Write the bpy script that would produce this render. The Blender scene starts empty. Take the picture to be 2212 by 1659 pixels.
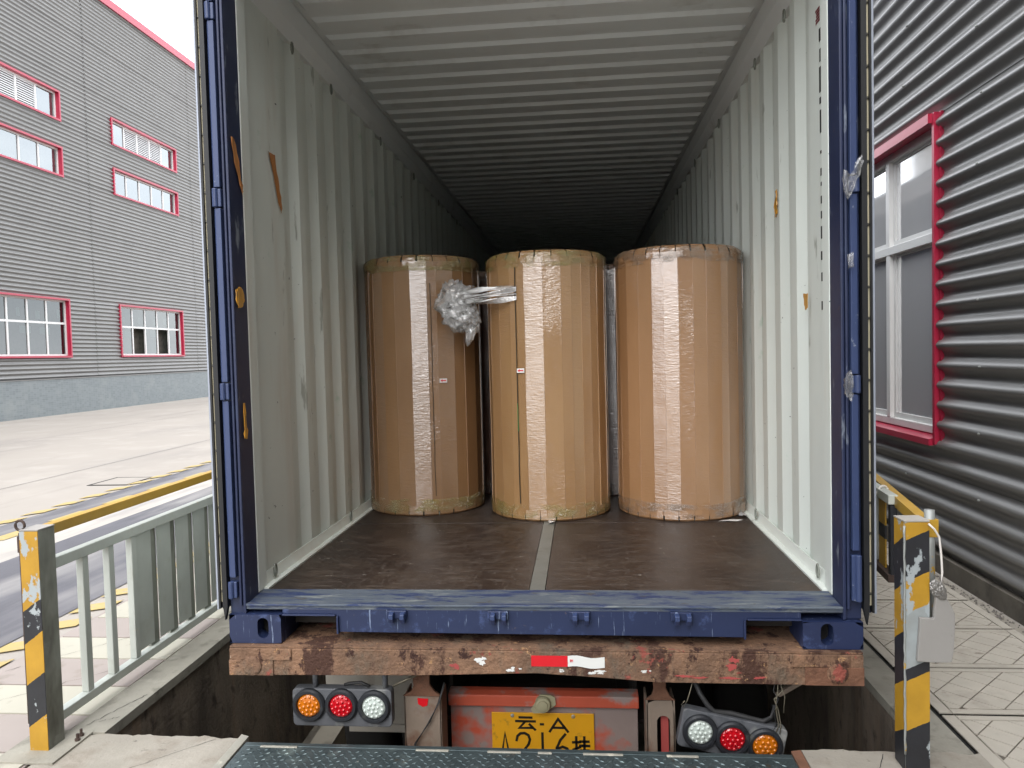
import bpy, bmesh, math, random
from mathutils import Vector, Matrix, noise
random.seed(11)
PI = math.pi
sc = bpy.context.scene
COL = sc.collection

# ------------------------------------------------------------------ camera
cam = bpy.data.cameras.new('camera')
cam.sensor_width = 36.0
cam.lens = 1607.45/2212*36.0
cam.clip_start = 0.05
cam.clip_end = 3000
co = bpy.data.objects.new('camera', cam); COL.objects.link(co)
YAW, PITCH, ROLL = 0.0924, -0.0405, -0.0256
fw = Vector((-math.sin(YAW)*math.cos(PITCH), math.cos(YAW)*math.cos(PITCH), math.sin(PITCH)))
rt = Vector((math.cos(YAW), math.sin(YAW), 0)); up = rt.cross(fw)
r2 = rt*math.cos(ROLL)+up*math.sin(ROLL); u2 = -rt*math.sin(ROLL)+up*math.cos(ROLL)
mw = Matrix((r2, u2, -fw)).transposed().to_4x4(); mw.translation = (0.2005, -2.8261, 1.42)
co.matrix_world = mw
sc.camera = co

# ------------------------------------------------------------------ world, sun, exposure
SUN_EL, SUN_AZ = math.radians(43), math.radians(184)     # azimuth clockwise from +Y: the bright part of the overcast lies behind the photographer
world = bpy.data.worlds.new('World'); sc.world = world; world.use_nodes = True
wn, wl = world.node_tree.nodes, world.node_tree.links
wn.clear()
wo = wn.new('ShaderNodeOutputWorld'); wb = wn.new('ShaderNodeBackground'); wb.inputs[1].default_value = 0.10
sky = wn.new('ShaderNodeTexSky'); sky.sky_type = 'NISHITA'; sky.sun_disc = False
sky.sun_elevation = SUN_EL; sky.sun_rotation = SUN_AZ; sky.dust_density = 3.0; sky.air_density = 1.2
tc = wn.new('ShaderNodeTexCoord'); mp = wn.new('ShaderNodeMapping'); mp.inputs['Scale'].default_value = (1, 1, 2.4)
cn = wn.new('ShaderNodeTexNoise'); cn.inputs['Scale'].default_value = 2.6; cn.inputs['Detail'].default_value = 7; cn.inputs['Roughness'].default_value = .55
cr = wn.new('ShaderNodeValToRGB'); cr.color_ramp.elements[0].position = .30; cr.color_ramp.elements[0].color = (6.0, 6.35, 6.85, 1)
cr.color_ramp.elements[1].position = .62; cr.color_ramp.elements[1].color = (8.9, 9.05, 9.3, 1)
mx = wn.new('ShaderNodeMix'); mx.data_type = 'RGBA'; mx.inputs[0].default_value = .88
wl.new(tc.outputs['Generated'], mp.inputs[0]); wl.new(mp.outputs[0], cn.inputs['Vector']); wl.new(cn.outputs['Fac'], cr.inputs[0])
wl.new(sky.outputs[0], mx.inputs[6]); wl.new(cr.outputs[0], mx.inputs[7]); wl.new(mx.outputs[2], wb.inputs[0]); wl.new(wb.outputs[0], wo.inputs[0])
sd = bpy.data.lights.new('sun', 'SUN'); sd.energy = .5; sd.angle = math.radians(46); sd.color = (1, .98, .95)
so = bpy.data.objects.new('sun', sd); COL.objects.link(so)
sdir = Vector((math.sin(SUN_AZ)*math.cos(SUN_EL), math.cos(SUN_AZ)*math.cos(SUN_EL), math.sin(SUN_EL)))
so.rotation_euler = sdir.to_track_quat('Z', 'Y').to_euler(); so.location = sdir*40
vs = sc.view_settings
vs.view_transform = 'Standard'; vs.look = 'None'; vs.gamma = 1.0; vs.use_curve_mapping = False; vs.exposure = 2.15
sc.render.engine = 'CYCLES'
sc.cycles.max_bounces = 12; sc.cycles.diffuse_bounces = 12; sc.cycles.glossy_bounces = 3; sc.cycles.transparent_max_bounces = 8
sc.cycles.caustics_reflective = False; sc.cycles.caustics_refractive = False

# ------------------------------------------------------------------ materials
def lin(h):
    h = h.lstrip('#'); o = []
    for i in (0, 2, 4):
        c = int(h[i:i+2], 16)/255
        o.append(c/12.92 if c <= .04045 else ((c+.055)/1.055)**2.4)
    return tuple(o)+(1.0,)
def c4(c): return lin(c) if isinstance(c, str) else tuple(c)+(1.0,) if len(c) == 3 else tuple(c)
class NT:
    def __init__(s, name):
        s.m = bpy.data.materials.new(name); s.m.use_nodes = True; s.t = s.m.node_tree; s.n = s.t.nodes; s.n.clear()
        s.out = s.n.new('ShaderNodeOutputMaterial')
        s.tc = s.n.new('ShaderNodeTexCoord'); s.co = s.tc.outputs['Object']
    def link(s, a, b): s.t.links.new(a, b)
    def noise(s, scale, detail=4, rough=.55, stretch=(1, 1, 1), loc=(0, 0, 0)):
        mp = s.n.new('ShaderNodeMapping'); mp.inputs['Scale'].default_value = stretch; mp.inputs['Location'].default_value = loc
        n = s.n.new('ShaderNodeTexNoise'); n.inputs['Scale'].default_value = scale; n.inputs['Detail'].default_value = detail; n.inputs['Roughness'].default_value = rough
        s.link(s.co, mp.inputs[0]); s.link(mp.outputs[0], n.inputs['Vector']); return n.outputs['Fac']
    def ramp(s, fac, a, b, ca=(0, 0, 0, 1), cb=(1, 1, 1, 1)):
        r = s.n.new('ShaderNodeValToRGB'); e = r.color_ramp.elements
        e[0].position = max(0, min(1, a)); e[1].position = max(0, min(1, b)); e[0].color = ca; e[1].color = cb
        s.link(fac, r.inputs[0]); return r.outputs[0]
    def mix(s, fac, a, b, mode='MIX'):
        m = s.n.new('ShaderNodeMix'); m.data_type = 'RGBA'; m.blend_type = mode
        for v, i in ((fac, 0), (a, 6), (b, 7)):
            if hasattr(v, 'is_output'): s.link(v, m.inputs[i])
            else: m.inputs[i].default_value = v
        return m.outputs[2]
    def math(s, op, a, b=0.0, c=None):
        m = s.n.new('ShaderNodeMath'); m.operation = op
        for i, v in enumerate((a, b) if c is None else (a, b, c)):
            if hasattr(v, 'is_output'): s.link(v, m.inputs[i])
            else: m.inputs[i].default_value = v
        return m.outputs[0]
    def xyz(s):
        x = s.n.new('ShaderNodeSeparateXYZ'); s.link(s.co, x.inputs[0]); return x.outputs
    def bsdf(s, col, rough=.6, metal=0.0, bump=None, bstr=.3, bdist=.01, coat=0, crough=.1, spec=.5):
        b = s.n.new('ShaderNodeBsdfPrincipled')
        for v, k in ((col, 'Base Color'), (rough, 'Roughness'), (metal, 'Metallic'), (coat, 'Coat Weight'), (crough, 'Coat Roughness'), (spec, 'Specular IOR Level')):
            if hasattr(v, 'is_output'): s.link(v, b.inputs[k])
            else: b.inputs[k].default_value = v
        if bump is not None:
            bp = s.n.new('ShaderNodeBump'); bp.inputs['Strength'].default_value = bstr; bp.inputs['Distance'].default_value = bdist
            s.link(bump, bp.inputs['Height']); s.link(bp.outputs[0], b.inputs['Normal'])
        return b
    def done(s, b): s.link(b.outputs[0], s.out.inputs[0]); return s.m
MATS = {}
def pbr(name, col, rough=.6, metal=0, var=.12, vs_=3, patches=(), bump=.15, bsc=60, bdist=.004, stretch=(1, 1, 1), coat=0, crough=.1, spec=.5, hue=None, det=4):
    """base colour + value variation + patches [(colour, scale, lo, hi, stretch, roughness)]"""
    t = NT(name); base = c4(col)
    n = t.noise(vs_, 3, .6, stretch)
    lo = tuple(c*(1-var) for c in base[:3])+(1,); hi = tuple(min(1, c*(1+var)) for c in base[:3])+(1,)
    if hue: hi = c4(hue)
    c = t.ramp(n, .3, .7, lo, hi); r = rough
    for i, p in enumerate(patches):
        pc, psc, plo, phi = p[:4]; st = p[4] if len(p) > 4 else (1, 1, 1)
        f = t.ramp(t.noise(psc, det, .62 if det < 6 else .7, st, (i*3.7, i*1.9, i*5.3)), plo, phi)
        c = t.mix(f, c, c4(pc))
        if len(p) > 5:
            mm = t.n.new('ShaderNodeMix'); t.link(f, mm.inputs[0])
            if hasattr(r, 'is_output'): t.link(r, mm.inputs[2])
            else: mm.inputs[2].default_value = r
            mm.inputs[3].default_value = p[5]; r = mm.outputs[0]
    b = t.bsdf(c, r, metal, t.noise(bsc, 2, .6, stretch) if bump else None, bump or 0, bdist, coat, crough, spec)
    MATS[name] = t.done(b); return MATS[name]

pbr('yard_concrete', '#989189', .85, var=.05, vs_=.35, patches=[('#8b857f', .5, .50, .72, (1, .35, 1)), ('#a19a92', 1.6, .5, .75), ('#857f79', 2.2, .58, .78, (.6, .12, 1))], bump=0, bsc=30)
pbr('asphalt', '#5b5a5f', .9, var=.10, vs_=1.0, patches=[('#8d8a88', 1.1, .48, .72, (1.6, .25, 1)), ('#4a4a50', 2.4, .55, .8, (1.5, .3, 1))], bump=.5, bsc=140)
pbr('dusty_concrete', '#aaa49c', .9, var=.08, vs_=1.3, patches=[('#8f8b88', 2.0, .5, .72, (1.5, .25, 1))], bump=.3, bsc=60)
pbr('cream_paint', '#a8a496', .8, var=.05, vs_=2, patches=[('#8d887c', 6, .60, .74)], bump=0, bsc=60)
pbr('beige_paint', '#958b85', .85, var=.06, vs_=2, patches=[('#827970', 6, .58, .74)], bump=0, bsc=60)
pbr('coping_concrete', '#8f8b80', .9, var=.15, vs_=5, patches=[('#6d695f', 9, .55, .72), ('#a8a498', 4, .58, .75)], bump=.5, bsc=50, bdist=.006)
pbr('dock_concrete', '#938d82', .9, var=.10, vs_=4, patches=[('#857c70', 7, .52, .7), ('#a39c91', 3, .55, .75), ('#6e675d', 22, .63, .72)], bump=.5, bsc=70, bdist=.005)
pbr('well_wall', '#85786a', .9, var=.22, vs_=2.5, patches=[('#554c43', 3, .45, .68, (1, 1, .25)), ('#8a7562', 5, .56, .75, (2, 2, .15)), ('#453d36', 14, .56, .72, (1, 1, .6))], bump=.6, bsc=35, bdist=.01)
pbr('well_floor', '#8d8678', .92, var=.12, vs_=2, patches=[('#5d574d', 3, .5, .72)], bump=0, bsc=40)
pbr('slab', '#aca599', .8, var=.07, vs_=5, patches=[('#968e83', 6, .55, .75), ('#7f766b', 14, .64, .74)], bump=.25, bsc=80)
pbr('slab_groove', '#5e574e', .95, var=.15, vs_=20, bump=0)
pbr('gap_black', '#141312', .95, var=.2, vs_=20, bump=0)
pbr('gravel', '#86807a', .95, var=.4, vs_=60, bump=1, bsc=90, bdist=.02)
pbr('yellow_road_paint', '#ab9763', .75, var=.08, vs_=6, patches=[('#8f8a80', 12, .56, .68)])
pbr('steel_sheet_grey', '#757472', .42, .25, var=.06, vs_=1.5, bump=0, bsc=8, coat=.25, crough=.25)
pbr('plinth_dark', '#59544c', .9, var=.2, vs_=6, patches=[('#3f3b36', 8, .5, .7)], bump=0)
pbr('red_trim', '#a51d3c', .4, 0, var=.05, vs_=4, bump=0, coat=.3, crough=.2)
pbr('white_alu', '#d8d8d6', .45, 0, var=.03, vs_=4, bump=0)
pbr('louvre_white', '#dcdcdc', .5, 0, var=.03, bump=0)
pbr('container_white', '#d6dcd6', .55, 0, var=.035, vs_=2.0, patches=[('#c4beb2', 2.4, .54, .78, (1, 1, .22)), ('#a3a79f', 14, .665, .72, (1, 1, .2)), ('#4e5450', 34, .715, .735, (1, .6, 1)), ('#b5c9ba', 5, .66, .76)], bump=0, bsc=14)
pbr('container_roof', '#dfe2e2', .55, 0, var=.04, vs_=1.5, patches=[('#bdbcb8', 3, .58, .8)], bump=0, bsc=10)
pbr('container_blue', '#1f2845', .5, 0, var=.12, vs_=4, patches=[('#2b3650', 7, .55, .75), ('#7d8590', 14, .64, .72, (1, 1, .3)), ('#5a4436', 30, .70, .76)], bump=.18, bsc=35)
pbr('sill_top', '#555d67', .6, .15, var=.12, vs_=6, patches=[('#2a375a', 24, .50, .58, (.18, 1, 1)), ('#7d8281', 16, .55, .66, (.25, 1.4, 1)), ('#4a4640', 26, .60, .68, (.4, 1, 1))], det=8, bump=.5, bsc=50, stretch=(.4, 1, 1))
pbr('sill_front', '#1d2848', .5, 0, var=.12, vs_=3, det=7, patches=[('#7f8da6', 34, .62, .66, (1.6, 1, .09)), ('#46557e', 9, .57, .72), ('#6e5b52', 17, .67, .74)], bump=.15, bsc=40)
pbr('hinge_blue', '#334063', .45, 0, var=.06, vs_=5, patches=[('#7e8592', 40, .68, .74)], bump=.1)
pbr('rubber', '#16171a', .55, 0, var=.15, vs_=10, bump=0)
pbr('gasket_cream', '#b8b095', .6, 0, var=.08, vs_=9, bump=0)
pbr('door_edge', '#9aa0ac', .45, .2, var=.06, vs_=5, bump=0)
pbr('rivet', '#5b5850', .5, .6, bump=0)
pbr('plywood', '#2a201b', .42, 0, var=.25, vs_=3.2, patches=[('#43382f', 6, .48, .68, (1, .7, 1), .55), ('#1a1210', 3.2, .54, .68), ('#574e48', 42, .53, .70, (.2, 1.2, 1), .6), ('#514842', 50, .55, .72, (1.3, .22, 1), .6), ('#8d8680', 90, .63, .70, (1, 1, 1), .65), ('#9b958f', 34, .675, .69, (.5, 1, 1))], bump=.3, bsc=160, bdist=.002, spec=.42, det=6)
pbr('floor_steel', '#74756f', .5, .35, var=.10, vs_=5, patches=[('#5a5650', 8, .55, .75)], bump=.2)
pbr('lash_ring', '#8d9189', .5, .5)
pbr('rust_beam', '#6b513f', .82, 0, var=.16, vs_=16, patches=[('#84644d', 6, .46, .62), ('#5a5145', 2.6, .50, .62, (1, 1, .5)), ('#432a1f', 7, .535, .585, (1, 1, .55)), ('#361e16', 17, .585, .625, (1, 1, .7)), ('#87463b', 8, .615, .65), ('#a5805a', 26, .61, .66), ('#d6cdbd', 16, .68, .695)], bump=.9, bsc=60, bdist=.008, det=8)
pbr('rust_dark', '#6b4a38', .9, 0, var=.2, vs_=12, det=8, patches=[('#b08f68', 14, .60, .70), ('#3d2a21', 9, .55, .72)], bump=.8, bsc=60, bdist=.006)
pbr('trailer_grey', '#7d6f62', .75, 0, var=.10, vs_=5, patches=[('#664a39', 5, .52, .66), ('#a8533f', 7, .62, .72), ('#756a62', 9, .57, .72)], bump=.25)
pbr('trailer_panel', '#94847e', .7, 0, var=.08, vs_=4, patches=[('#c0553c', 3.4, .47, .56), ('#9a8a82', 8, .58, .70), ('#5b5250', 20, .66, .74)], bump=.2)
pbr('trailer_red', '#c4593f', .6, 0, var=.10, vs_=5, patches=[('#998a84', 6, .50, .60)], bump=.2)
pbr('mud_pale', '#a7a196', .9, 0, var=.10, vs_=4, patches=[('#878074', 6, .54, .72)], bump=0)
pbr('tyre', '#1c1b1a', .9, 0, var=.2, bump=0)
pbr('chassis_dark', '#2c2825', .9, 0, var=.25, vs_=6, bump=0)
pbr('lamp_housing', '#54565a', .6, 0, var=.12, vs_=7, patches=[('#8a8a86', 6, .54, .70), ('#2f3338', 8, .58, .74)], bump=.15)
pbr('lamp_ring', '#24262a', .45, 0, var=.15, vs_=12, patches=[('#54544f', 14, .6, .75)])
pbr('plate_yellow', '#e0a21a', .5, 0, var=.05, vs_=6, patches=[('#b98a2a', 22, .64, .74)])
pbr('plate_black', '#17140f', .6, bump=0)
pbr('socket_beige', '#a59f80', .6, 0, var=.1)
pbr('tape_red', '#cc1420', .35, 0, var=.04, coat=.4)
pbr('slot_red', '#9c4541', .6)
pbr('tape_white', '#d8d8d4', .4, 0, var=.04, coat=.4)
pbr('fence_grey', '#b9bdb6', .55, .1, var=.08, vs_=5, patches=[('#acaea3', 6, .56, .76), ('#c4b79a', 20, .68, .76)], bump=.12)
pbr('post_grey', '#8d8f85', .7, .1, var=.12, vs_=6, patches=[('#57564d', 5, .52, .72, (1, 1, .4)), ('#8d8f88', 9, .60, .74)], bump=.2)
pbr('yellow_paint', '#b08a2e', .5, 0, var=.07, vs_=6, patches=[('#a5854a', 8, .62, .74), ('#8e9393', 22, .69, .73)], bump=.1)
pbr('black_paint', '#23242a', .55, 0, var=.15, vs_=8)
pbr('rust_steel', '#4a3c36', .8, .3, var=.25, vs_=20)
pbr('galv', '#9a9d9a', .5, .35, var=.1, vs_=9, patches=[('#c39b3a', 26, .62, .66)])
pbr('cable_white', '#dcd6cf', .5)
pbr('wire_dark', '#2a2a2b', .6, bump=0)
pbr('wire_bare', '#7d7666', .5, .5, bump=0)
pbr('grey_board', '#8f8c88', .7, 0, var=.05, vs_=6, patches=[('#6d6a66', 38, .68, .72), ('#b49a52', 46, .74, .76)])
pbr('tape_brown', '#ad7440', .45, 0, var=.06, coat=.4, crough=.15)
pbr('tape_amber', '#c08a2c', .45, 0, var=.06, coat=.4, crough=.15)
pbr('checker_steel', '#566264', .42, .65, var=.16, vs_=6, patches=[('#3f4b4e', 5, .50, .70), ('#7d8a88', 9, .58, .74), ('#5b5245', 16, .64, .74)], bump=.2, bsc=70)
pbr('checker_edge', '#9a978c', .6, .3, var=.1, vs_=12, patches=[('#c4beae', 20, .56, .66)])
pbr('curtain', '#dddcda', .8, 0, var=.08, vs_=3, stretch=(1, 3, .2), bump=0)
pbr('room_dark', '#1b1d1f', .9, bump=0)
pbr('sticker_white', '#e4e2de', .5, bump=0)
pbr('arrow_red', '#d12233', .5, bump=0)
pbr('seam_dark', '#2c2418', .8, bump=0)
pbr('seam_green', '#2f7a3f', .6)
pbr('mark_black', '#1d1e1e', .7, bump=0)
pbr('mark_red', '#6e2028', .7)
pbr('paper_note', '#d9d8cf', .7)

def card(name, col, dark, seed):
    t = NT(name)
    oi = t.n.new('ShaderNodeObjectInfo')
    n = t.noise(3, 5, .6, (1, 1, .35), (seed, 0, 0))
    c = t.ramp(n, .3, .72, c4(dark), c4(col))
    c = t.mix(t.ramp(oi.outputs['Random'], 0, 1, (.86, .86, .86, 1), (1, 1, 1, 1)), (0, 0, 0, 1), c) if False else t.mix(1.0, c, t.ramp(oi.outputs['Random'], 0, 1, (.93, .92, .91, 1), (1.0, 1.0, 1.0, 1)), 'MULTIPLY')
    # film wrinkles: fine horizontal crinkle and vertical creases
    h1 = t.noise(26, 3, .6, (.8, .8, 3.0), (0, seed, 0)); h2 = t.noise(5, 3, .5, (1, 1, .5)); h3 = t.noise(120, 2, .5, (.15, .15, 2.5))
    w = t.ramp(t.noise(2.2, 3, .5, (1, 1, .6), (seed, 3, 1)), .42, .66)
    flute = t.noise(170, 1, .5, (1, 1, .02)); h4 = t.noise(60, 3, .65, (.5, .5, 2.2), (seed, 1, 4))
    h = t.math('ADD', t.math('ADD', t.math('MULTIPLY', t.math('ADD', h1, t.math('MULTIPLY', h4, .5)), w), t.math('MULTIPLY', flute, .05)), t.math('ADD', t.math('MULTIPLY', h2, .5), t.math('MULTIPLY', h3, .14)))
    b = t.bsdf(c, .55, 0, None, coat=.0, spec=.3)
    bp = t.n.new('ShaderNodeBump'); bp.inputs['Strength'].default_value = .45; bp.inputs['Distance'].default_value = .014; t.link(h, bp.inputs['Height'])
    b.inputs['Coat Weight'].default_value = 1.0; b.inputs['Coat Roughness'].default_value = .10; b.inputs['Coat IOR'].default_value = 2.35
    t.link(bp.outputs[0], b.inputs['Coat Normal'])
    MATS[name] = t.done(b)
card('cardboard_dull', '#987450', '#876442', 1.0)
card('cardboard_warm', '#a98356', '#997248', 4.0)
card('cardboard_tan', '#a67d57', '#97704a', 7.0)
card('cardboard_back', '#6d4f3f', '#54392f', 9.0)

def film(name, tint, trans, gloss_fac, diff, bsc=30, bstr=.6, stretch=(1, 1, 1), patchy=0):
    t = NT(name)
    tr = t.n.new('ShaderNodeBsdfTransparent'); tr.inputs[0].default_value = c4(trans)
    gl = t.n.new('ShaderNodeBsdfGlossy'); gl.inputs['Roughness'].default_value = .12; gl.inputs['Color'].default_value = (.95, .95, .95, 1)
    df = t.n.new('ShaderNodeBsdfDiffuse'); df.inputs[0].default_value = c4(tint)
    bp = t.n.new('ShaderNodeBump'); bp.inputs['Strength'].default_value = bstr; bp.inputs['Distance'].default_value = .01
    t.link(t.noise(bsc, 4, .6, stretch), bp.inputs['Height']); t.link(bp.outputs[0], gl.inputs['Normal'])
    lw = t.n.new('ShaderNodeFresnel'); lw.inputs[0].default_value = 1.5; t.link(bp.outputs[0], lw.inputs['Normal'])
    f = t.math('ADD', t.math('MULTIPLY', lw.outputs[0], .6), gloss_fac)
    m1 = t.n.new('ShaderNodeMixShader'); m1.inputs[0].default_value = diff
    t.link(tr.outputs[0], m1.inputs[1]); t.link(df.outputs[0], m1.inputs[2])
    m2 = t.n.new('ShaderNodeMixShader'); t.link(f, m2.inputs[0]); t.link(m1.outputs[0], m2.inputs[1]); t.link(gl.outputs[0], m2.inputs[2])
    res_ = m2
    if patchy:
        res_ = t.n.new('ShaderNodeMixShader'); t0 = t.n.new('ShaderNodeBsdfTransparent'); t.link(t.ramp(t.noise(patchy, 4, .6, (1, 1, 2.5)), .40, .62), res_.inputs[0]); t.link(t0.outputs[0], res_.inputs[1]); t.link(m2.outputs[0], res_.inputs[2])
    t.link(res_.outputs[0], t.out.inputs[0]); MATS[name] = t.m
film('film_scrap', '#cfcfcf', '#fdfdfd', .04, .05, 60, .8)
film('film_clear', '#ffffff', '#fefefe', .05, .20, 60, .25)
MATS['film_clear'].node_tree.nodes['Glossy BSDF'].inputs['Roughness'].default_value = .07
film('film_strand', '#f6f6f6', '#fbfbfb', .25, .45, 50, .4, (1, 1, 4))
film('film_yellow', '#d8cc66', '#fdfcf2', .12, .18, 42, 1.8, (1, 1, 3), 9)
film('film_rim', '#e0dcd4', '#fefdfb', .12, .06, 42, 1.8, (1, 1, 3), 9)

def glass(name, col, alpha, rough=.03):
    t = NT(name)
    tr = t.n.new('ShaderNodeBsdfTransparent'); tr.inputs[0].default_value = c4(col)
    gl = t.n.new('ShaderNodeBsdfGlossy'); gl.inputs['Roughness'].default_value = rough; gl.inputs['Color'].default_value = (.9, .94, .95, 1)
    fr = t.n.new('ShaderNodeFresnel'); fr.inputs[0].default_value = 1.55
    f = t.math('ADD', t.math('MULTIPLY', fr.outputs[0], 1.4), alpha)
    m = t.n.new('ShaderNodeMixShader'); t.link(f, m.inputs[0]); t.link(tr.outputs[0], m.inputs[1]); t.link(gl.outputs[0], m.inputs[2])
    t.link(m.outputs[0], t.out.inputs[0]); MATS[name] = t.m
glass('window_glass', '#9fb3b4', .20)
glass('window_glass_low', '#8fa5a4', .03)
film('near_glass', '#ffffff', '#f8f8f8', .05, .85, 3, .02)
MATS['near_glass'].node_tree.nodes['Glossy BSDF'].inputs['Roughness'].default_value = .06

def lens(name, col, rough=.12):
    t = NT(name); b = t.bsdf(c4(col), .18, 0, None, coat=1.0, crough=.05)
    MATS[name] = t.done(b)
lens('lens_amber', '#c06a10'); lens('lens_red', '#b80f1c'); lens('lens_clear', '#b9c2bb')

def hazard(name, mode):
    """painted hazard bands of the posts, worn through to grey primer"""
    t = NT(name); x, y, z = t.xyz()
    yel, blk, pri = c4('#b48a28'), c4('#26272c'), c4('#9aa1a3')
    if mode == 'left':
        tt = t.math('SUBTRACT', z, t.math('MULTIPLY', t.math('ADD', x, 1.846), .72)); bands = [(.0, 1), (.09, 0), (.25, 1), (.40, 0), (.52, 1)]
    elif mode == 'right_front':
        tt = t.math('SUBTRACT', z, t.math('MULTIPLY', t.math('SUBTRACT', x, 1.25), .45)); bands = [(.0, 0), (.140, 1), (.305, 0), (.345, 2), (.535, 1), (.64, 0), (.775, 1)]
    else:
        tt = t.math('ADD', z, t.math('MULTIPLY', t.math('ADD', y, .306), .65)); bands = [(.0, 0), (.145, 1), (.312, 0), (.475, 1), (.635, 0), (.79, 1)]
    # wobble the paint edge a little
    tt = t.math('ADD', tt, t.math('MULTIPLY', t.math('SUBTRACT', t.noise(40, 3), .5), .008))
    r = t.n.new('ShaderNodeValToRGB'); r.color_ramp.interpolation = 'CONSTANT'
    cols = {0: blk, 1: yel, 2: pri}
    if mode == 'left': cols = {0: blk, 1: yel, 2: pri}
    el = r.color_ramp.elements
    el[0].position = 0; el[0].color = cols[bands[0][1]]
    el[1].position = bands[1][0]; el[1].color = cols[bands[1][1]]
    for p, k in bands[2:]:
        e = el.new(p); e.color = cols[k]
    t.link(tt, r.inputs[0]); c = r.outputs[0]
    dirt = t.ramp(t.noise(9, 5, .6), .35, .7, (.78, .76, .72, 1), (1, 1, 1, 1)); c = t.mix(1.0, c, dirt, 'MULTIPLY')
    hi = t.ramp(z, .28, .62)                                # the upper half has lost more paint
    wear = t.ramp(t.math('ADD', t.noise(17 if mode == 'left' else 13, 6, .65, (1, 1, .6)), t.math('MULTIPLY', hi, .07)), .635, .655)
    c = t.mix(wear, c, pri)
    b = t.bsdf(c, .5, 0, t.noise(60, 4), .15, .004); MATS[name] = t.done(b)
hazard('hazard_left', 'left'); hazard('hazard_right_front', 'right_front'); hazard('hazard_right_side', 'right_side')

def mosaic():
    t = NT('plinth_mosaic')
    br = t.n.new('ShaderNodeTexBrick'); br.offset = 0; br.inputs['Scale'].default_value = 1.0
    br.inputs['Brick Width'].default_value = .11; br.inputs['Row Height'].default_value = .055; br.inputs['Mortar Size'].default_value = .004
    br.inputs['Color1'].default_value = c4('#70777a'); br.inputs['Color2'].default_value = c4('#7d8486'); br.inputs['Mortar'].default_value = c4('#858a8a')
    sp = t.n.new('ShaderNodeSeparateXYZ'); cb = t.n.new('ShaderNodeCombineXYZ'); t.link(t.co, sp.inputs[0]); t.link(sp.outputs[1], cb.inputs[0]); t.link(sp.outputs[2], cb.inputs[1])
    t.link(cb.outputs[0], br.inputs['Vector'])
    c = t.mix(t.ramp(t.noise(1.2, 6, .65), .50, .80), br.outputs['Color'], c4('#8b908f'))
    c = t.mix(t.ramp(t.noise(.9, 2, .5, (1, 1, 1), (5, 2, 1)), .735, .74), c, c4('#b5b09c'))
    MATS['plinth_mosaic'] = t.done(t.bsdf(c, .6))
mosaic()

# ------------------------------------------------------------------ mesh helpers
class MB:
    def __init__(s): s.v = []; s.f = []
    def add(s, v, f):
        o = len(s.v); s.v += [tuple(p) for p in v]; s.f += [tuple(i+o for i in q) for q in f]; return s
    def box(s, x0, x1, y0, y1, z0, z1):
        return s.add([(x0, y0, z0), (x1, y0, z0), (x1, y1, z0), (x0, y1, z0), (x0, y0, z1), (x1, y0, z1), (x1, y1, z1), (x0, y1, z1)],
                     [(0, 3, 2, 1), (4, 5, 6, 7), (0, 1, 5, 4), (1, 2, 6, 5), (2, 3, 7, 6), (3, 0, 4, 7)])
    def quad(s, *p): return s.add(p, [tuple(range(len(p)))])
    def prism(s, poly, a, b, axis='y'):
        """extrude a 2-D outline (u,v) from a to b along axis; axis y: u=x v=z (counter-clockwise seen from -y)"""
        def P(u, v, w): return (u, w, v) if axis == 'y' else (w, u, v) if axis == 'x' else (u, v, w)
        n = len(poly); v = [P(u, q, a) for u, q in poly]+[P(u, q, b) for u, q in poly]
        f = [tuple(range(n)), tuple(range(2*n-1, n-1, -1))]+[(i, i+n, (i+1) % n+n, (i+1) % n) for i in range(n)]
        return s.add(v, f)
    def tube(s, pts, r, n=8, closed=False):
        pts = [Vector(p) for p in pts]; rs = r if isinstance(r, (list, tuple)) else [r]*len(pts); rings = []
        for i, p in enumerate(pts):
            d = (pts[min(i+1, len(pts)-1)]-pts[max(i-1, 0)]) if not closed else (pts[(i+1) % len(pts)]-pts[i-1])
            d.normalize(); a = Vector((0, 0, 1)) if abs(d.z) < .9 else Vector((1, 0, 0))
            u = d.cross(a).normalized(); w = d.cross(u)
            rings.append([p+u*rs[i]*math.cos(2*PI*k/n)+w*rs[i]*math.sin(2*PI*k/n) for k in range(n)])
        v = [q for R in rings for q in R]; f = []
        m = len(pts)
        for i in range(m if closed else m-1):
            j = (i+1) % m
            for k in range(n): f.append((i*n+k, i*n+(k+1) % n, j*n+(k+1) % n, j*n+k))
        if not closed: f += [tuple(range(n-1, -1, -1)), tuple((m-1)*n+k for k in range(n))]
        return s.add(v, f)
    def lathe(s, prof, c, axis='z', n=32):
        """prof: (r, h) list; c centre"""
        v = []; f = []
        for r, h in prof:
            for k in range(n):
                a = 2*PI*k/n; x, y = r*math.cos(a), r*math.sin(a)
                v.append((c[0]+x, c[1]+y, c[2]+h) if axis == 'z' else (c[0]+x, c[1]+h, c[2]+y) if axis == 'y' else (c[0]+h, c[1]+x, c[2]+y))
        for i in range(len(prof)-1):
            for k in range(n): f.append((i*n+k, i*n+(k+1) % n, (i+1)*n+(k+1) % n, (i+1)*n+k))
        return s.add(v, f)
def fixn(me):
    bm = bmesh.new(); bm.from_mesh(me); bmesh.ops.recalc_face_normals(bm, faces=bm.faces); bm.to_mesh(me); bm.free()
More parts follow.
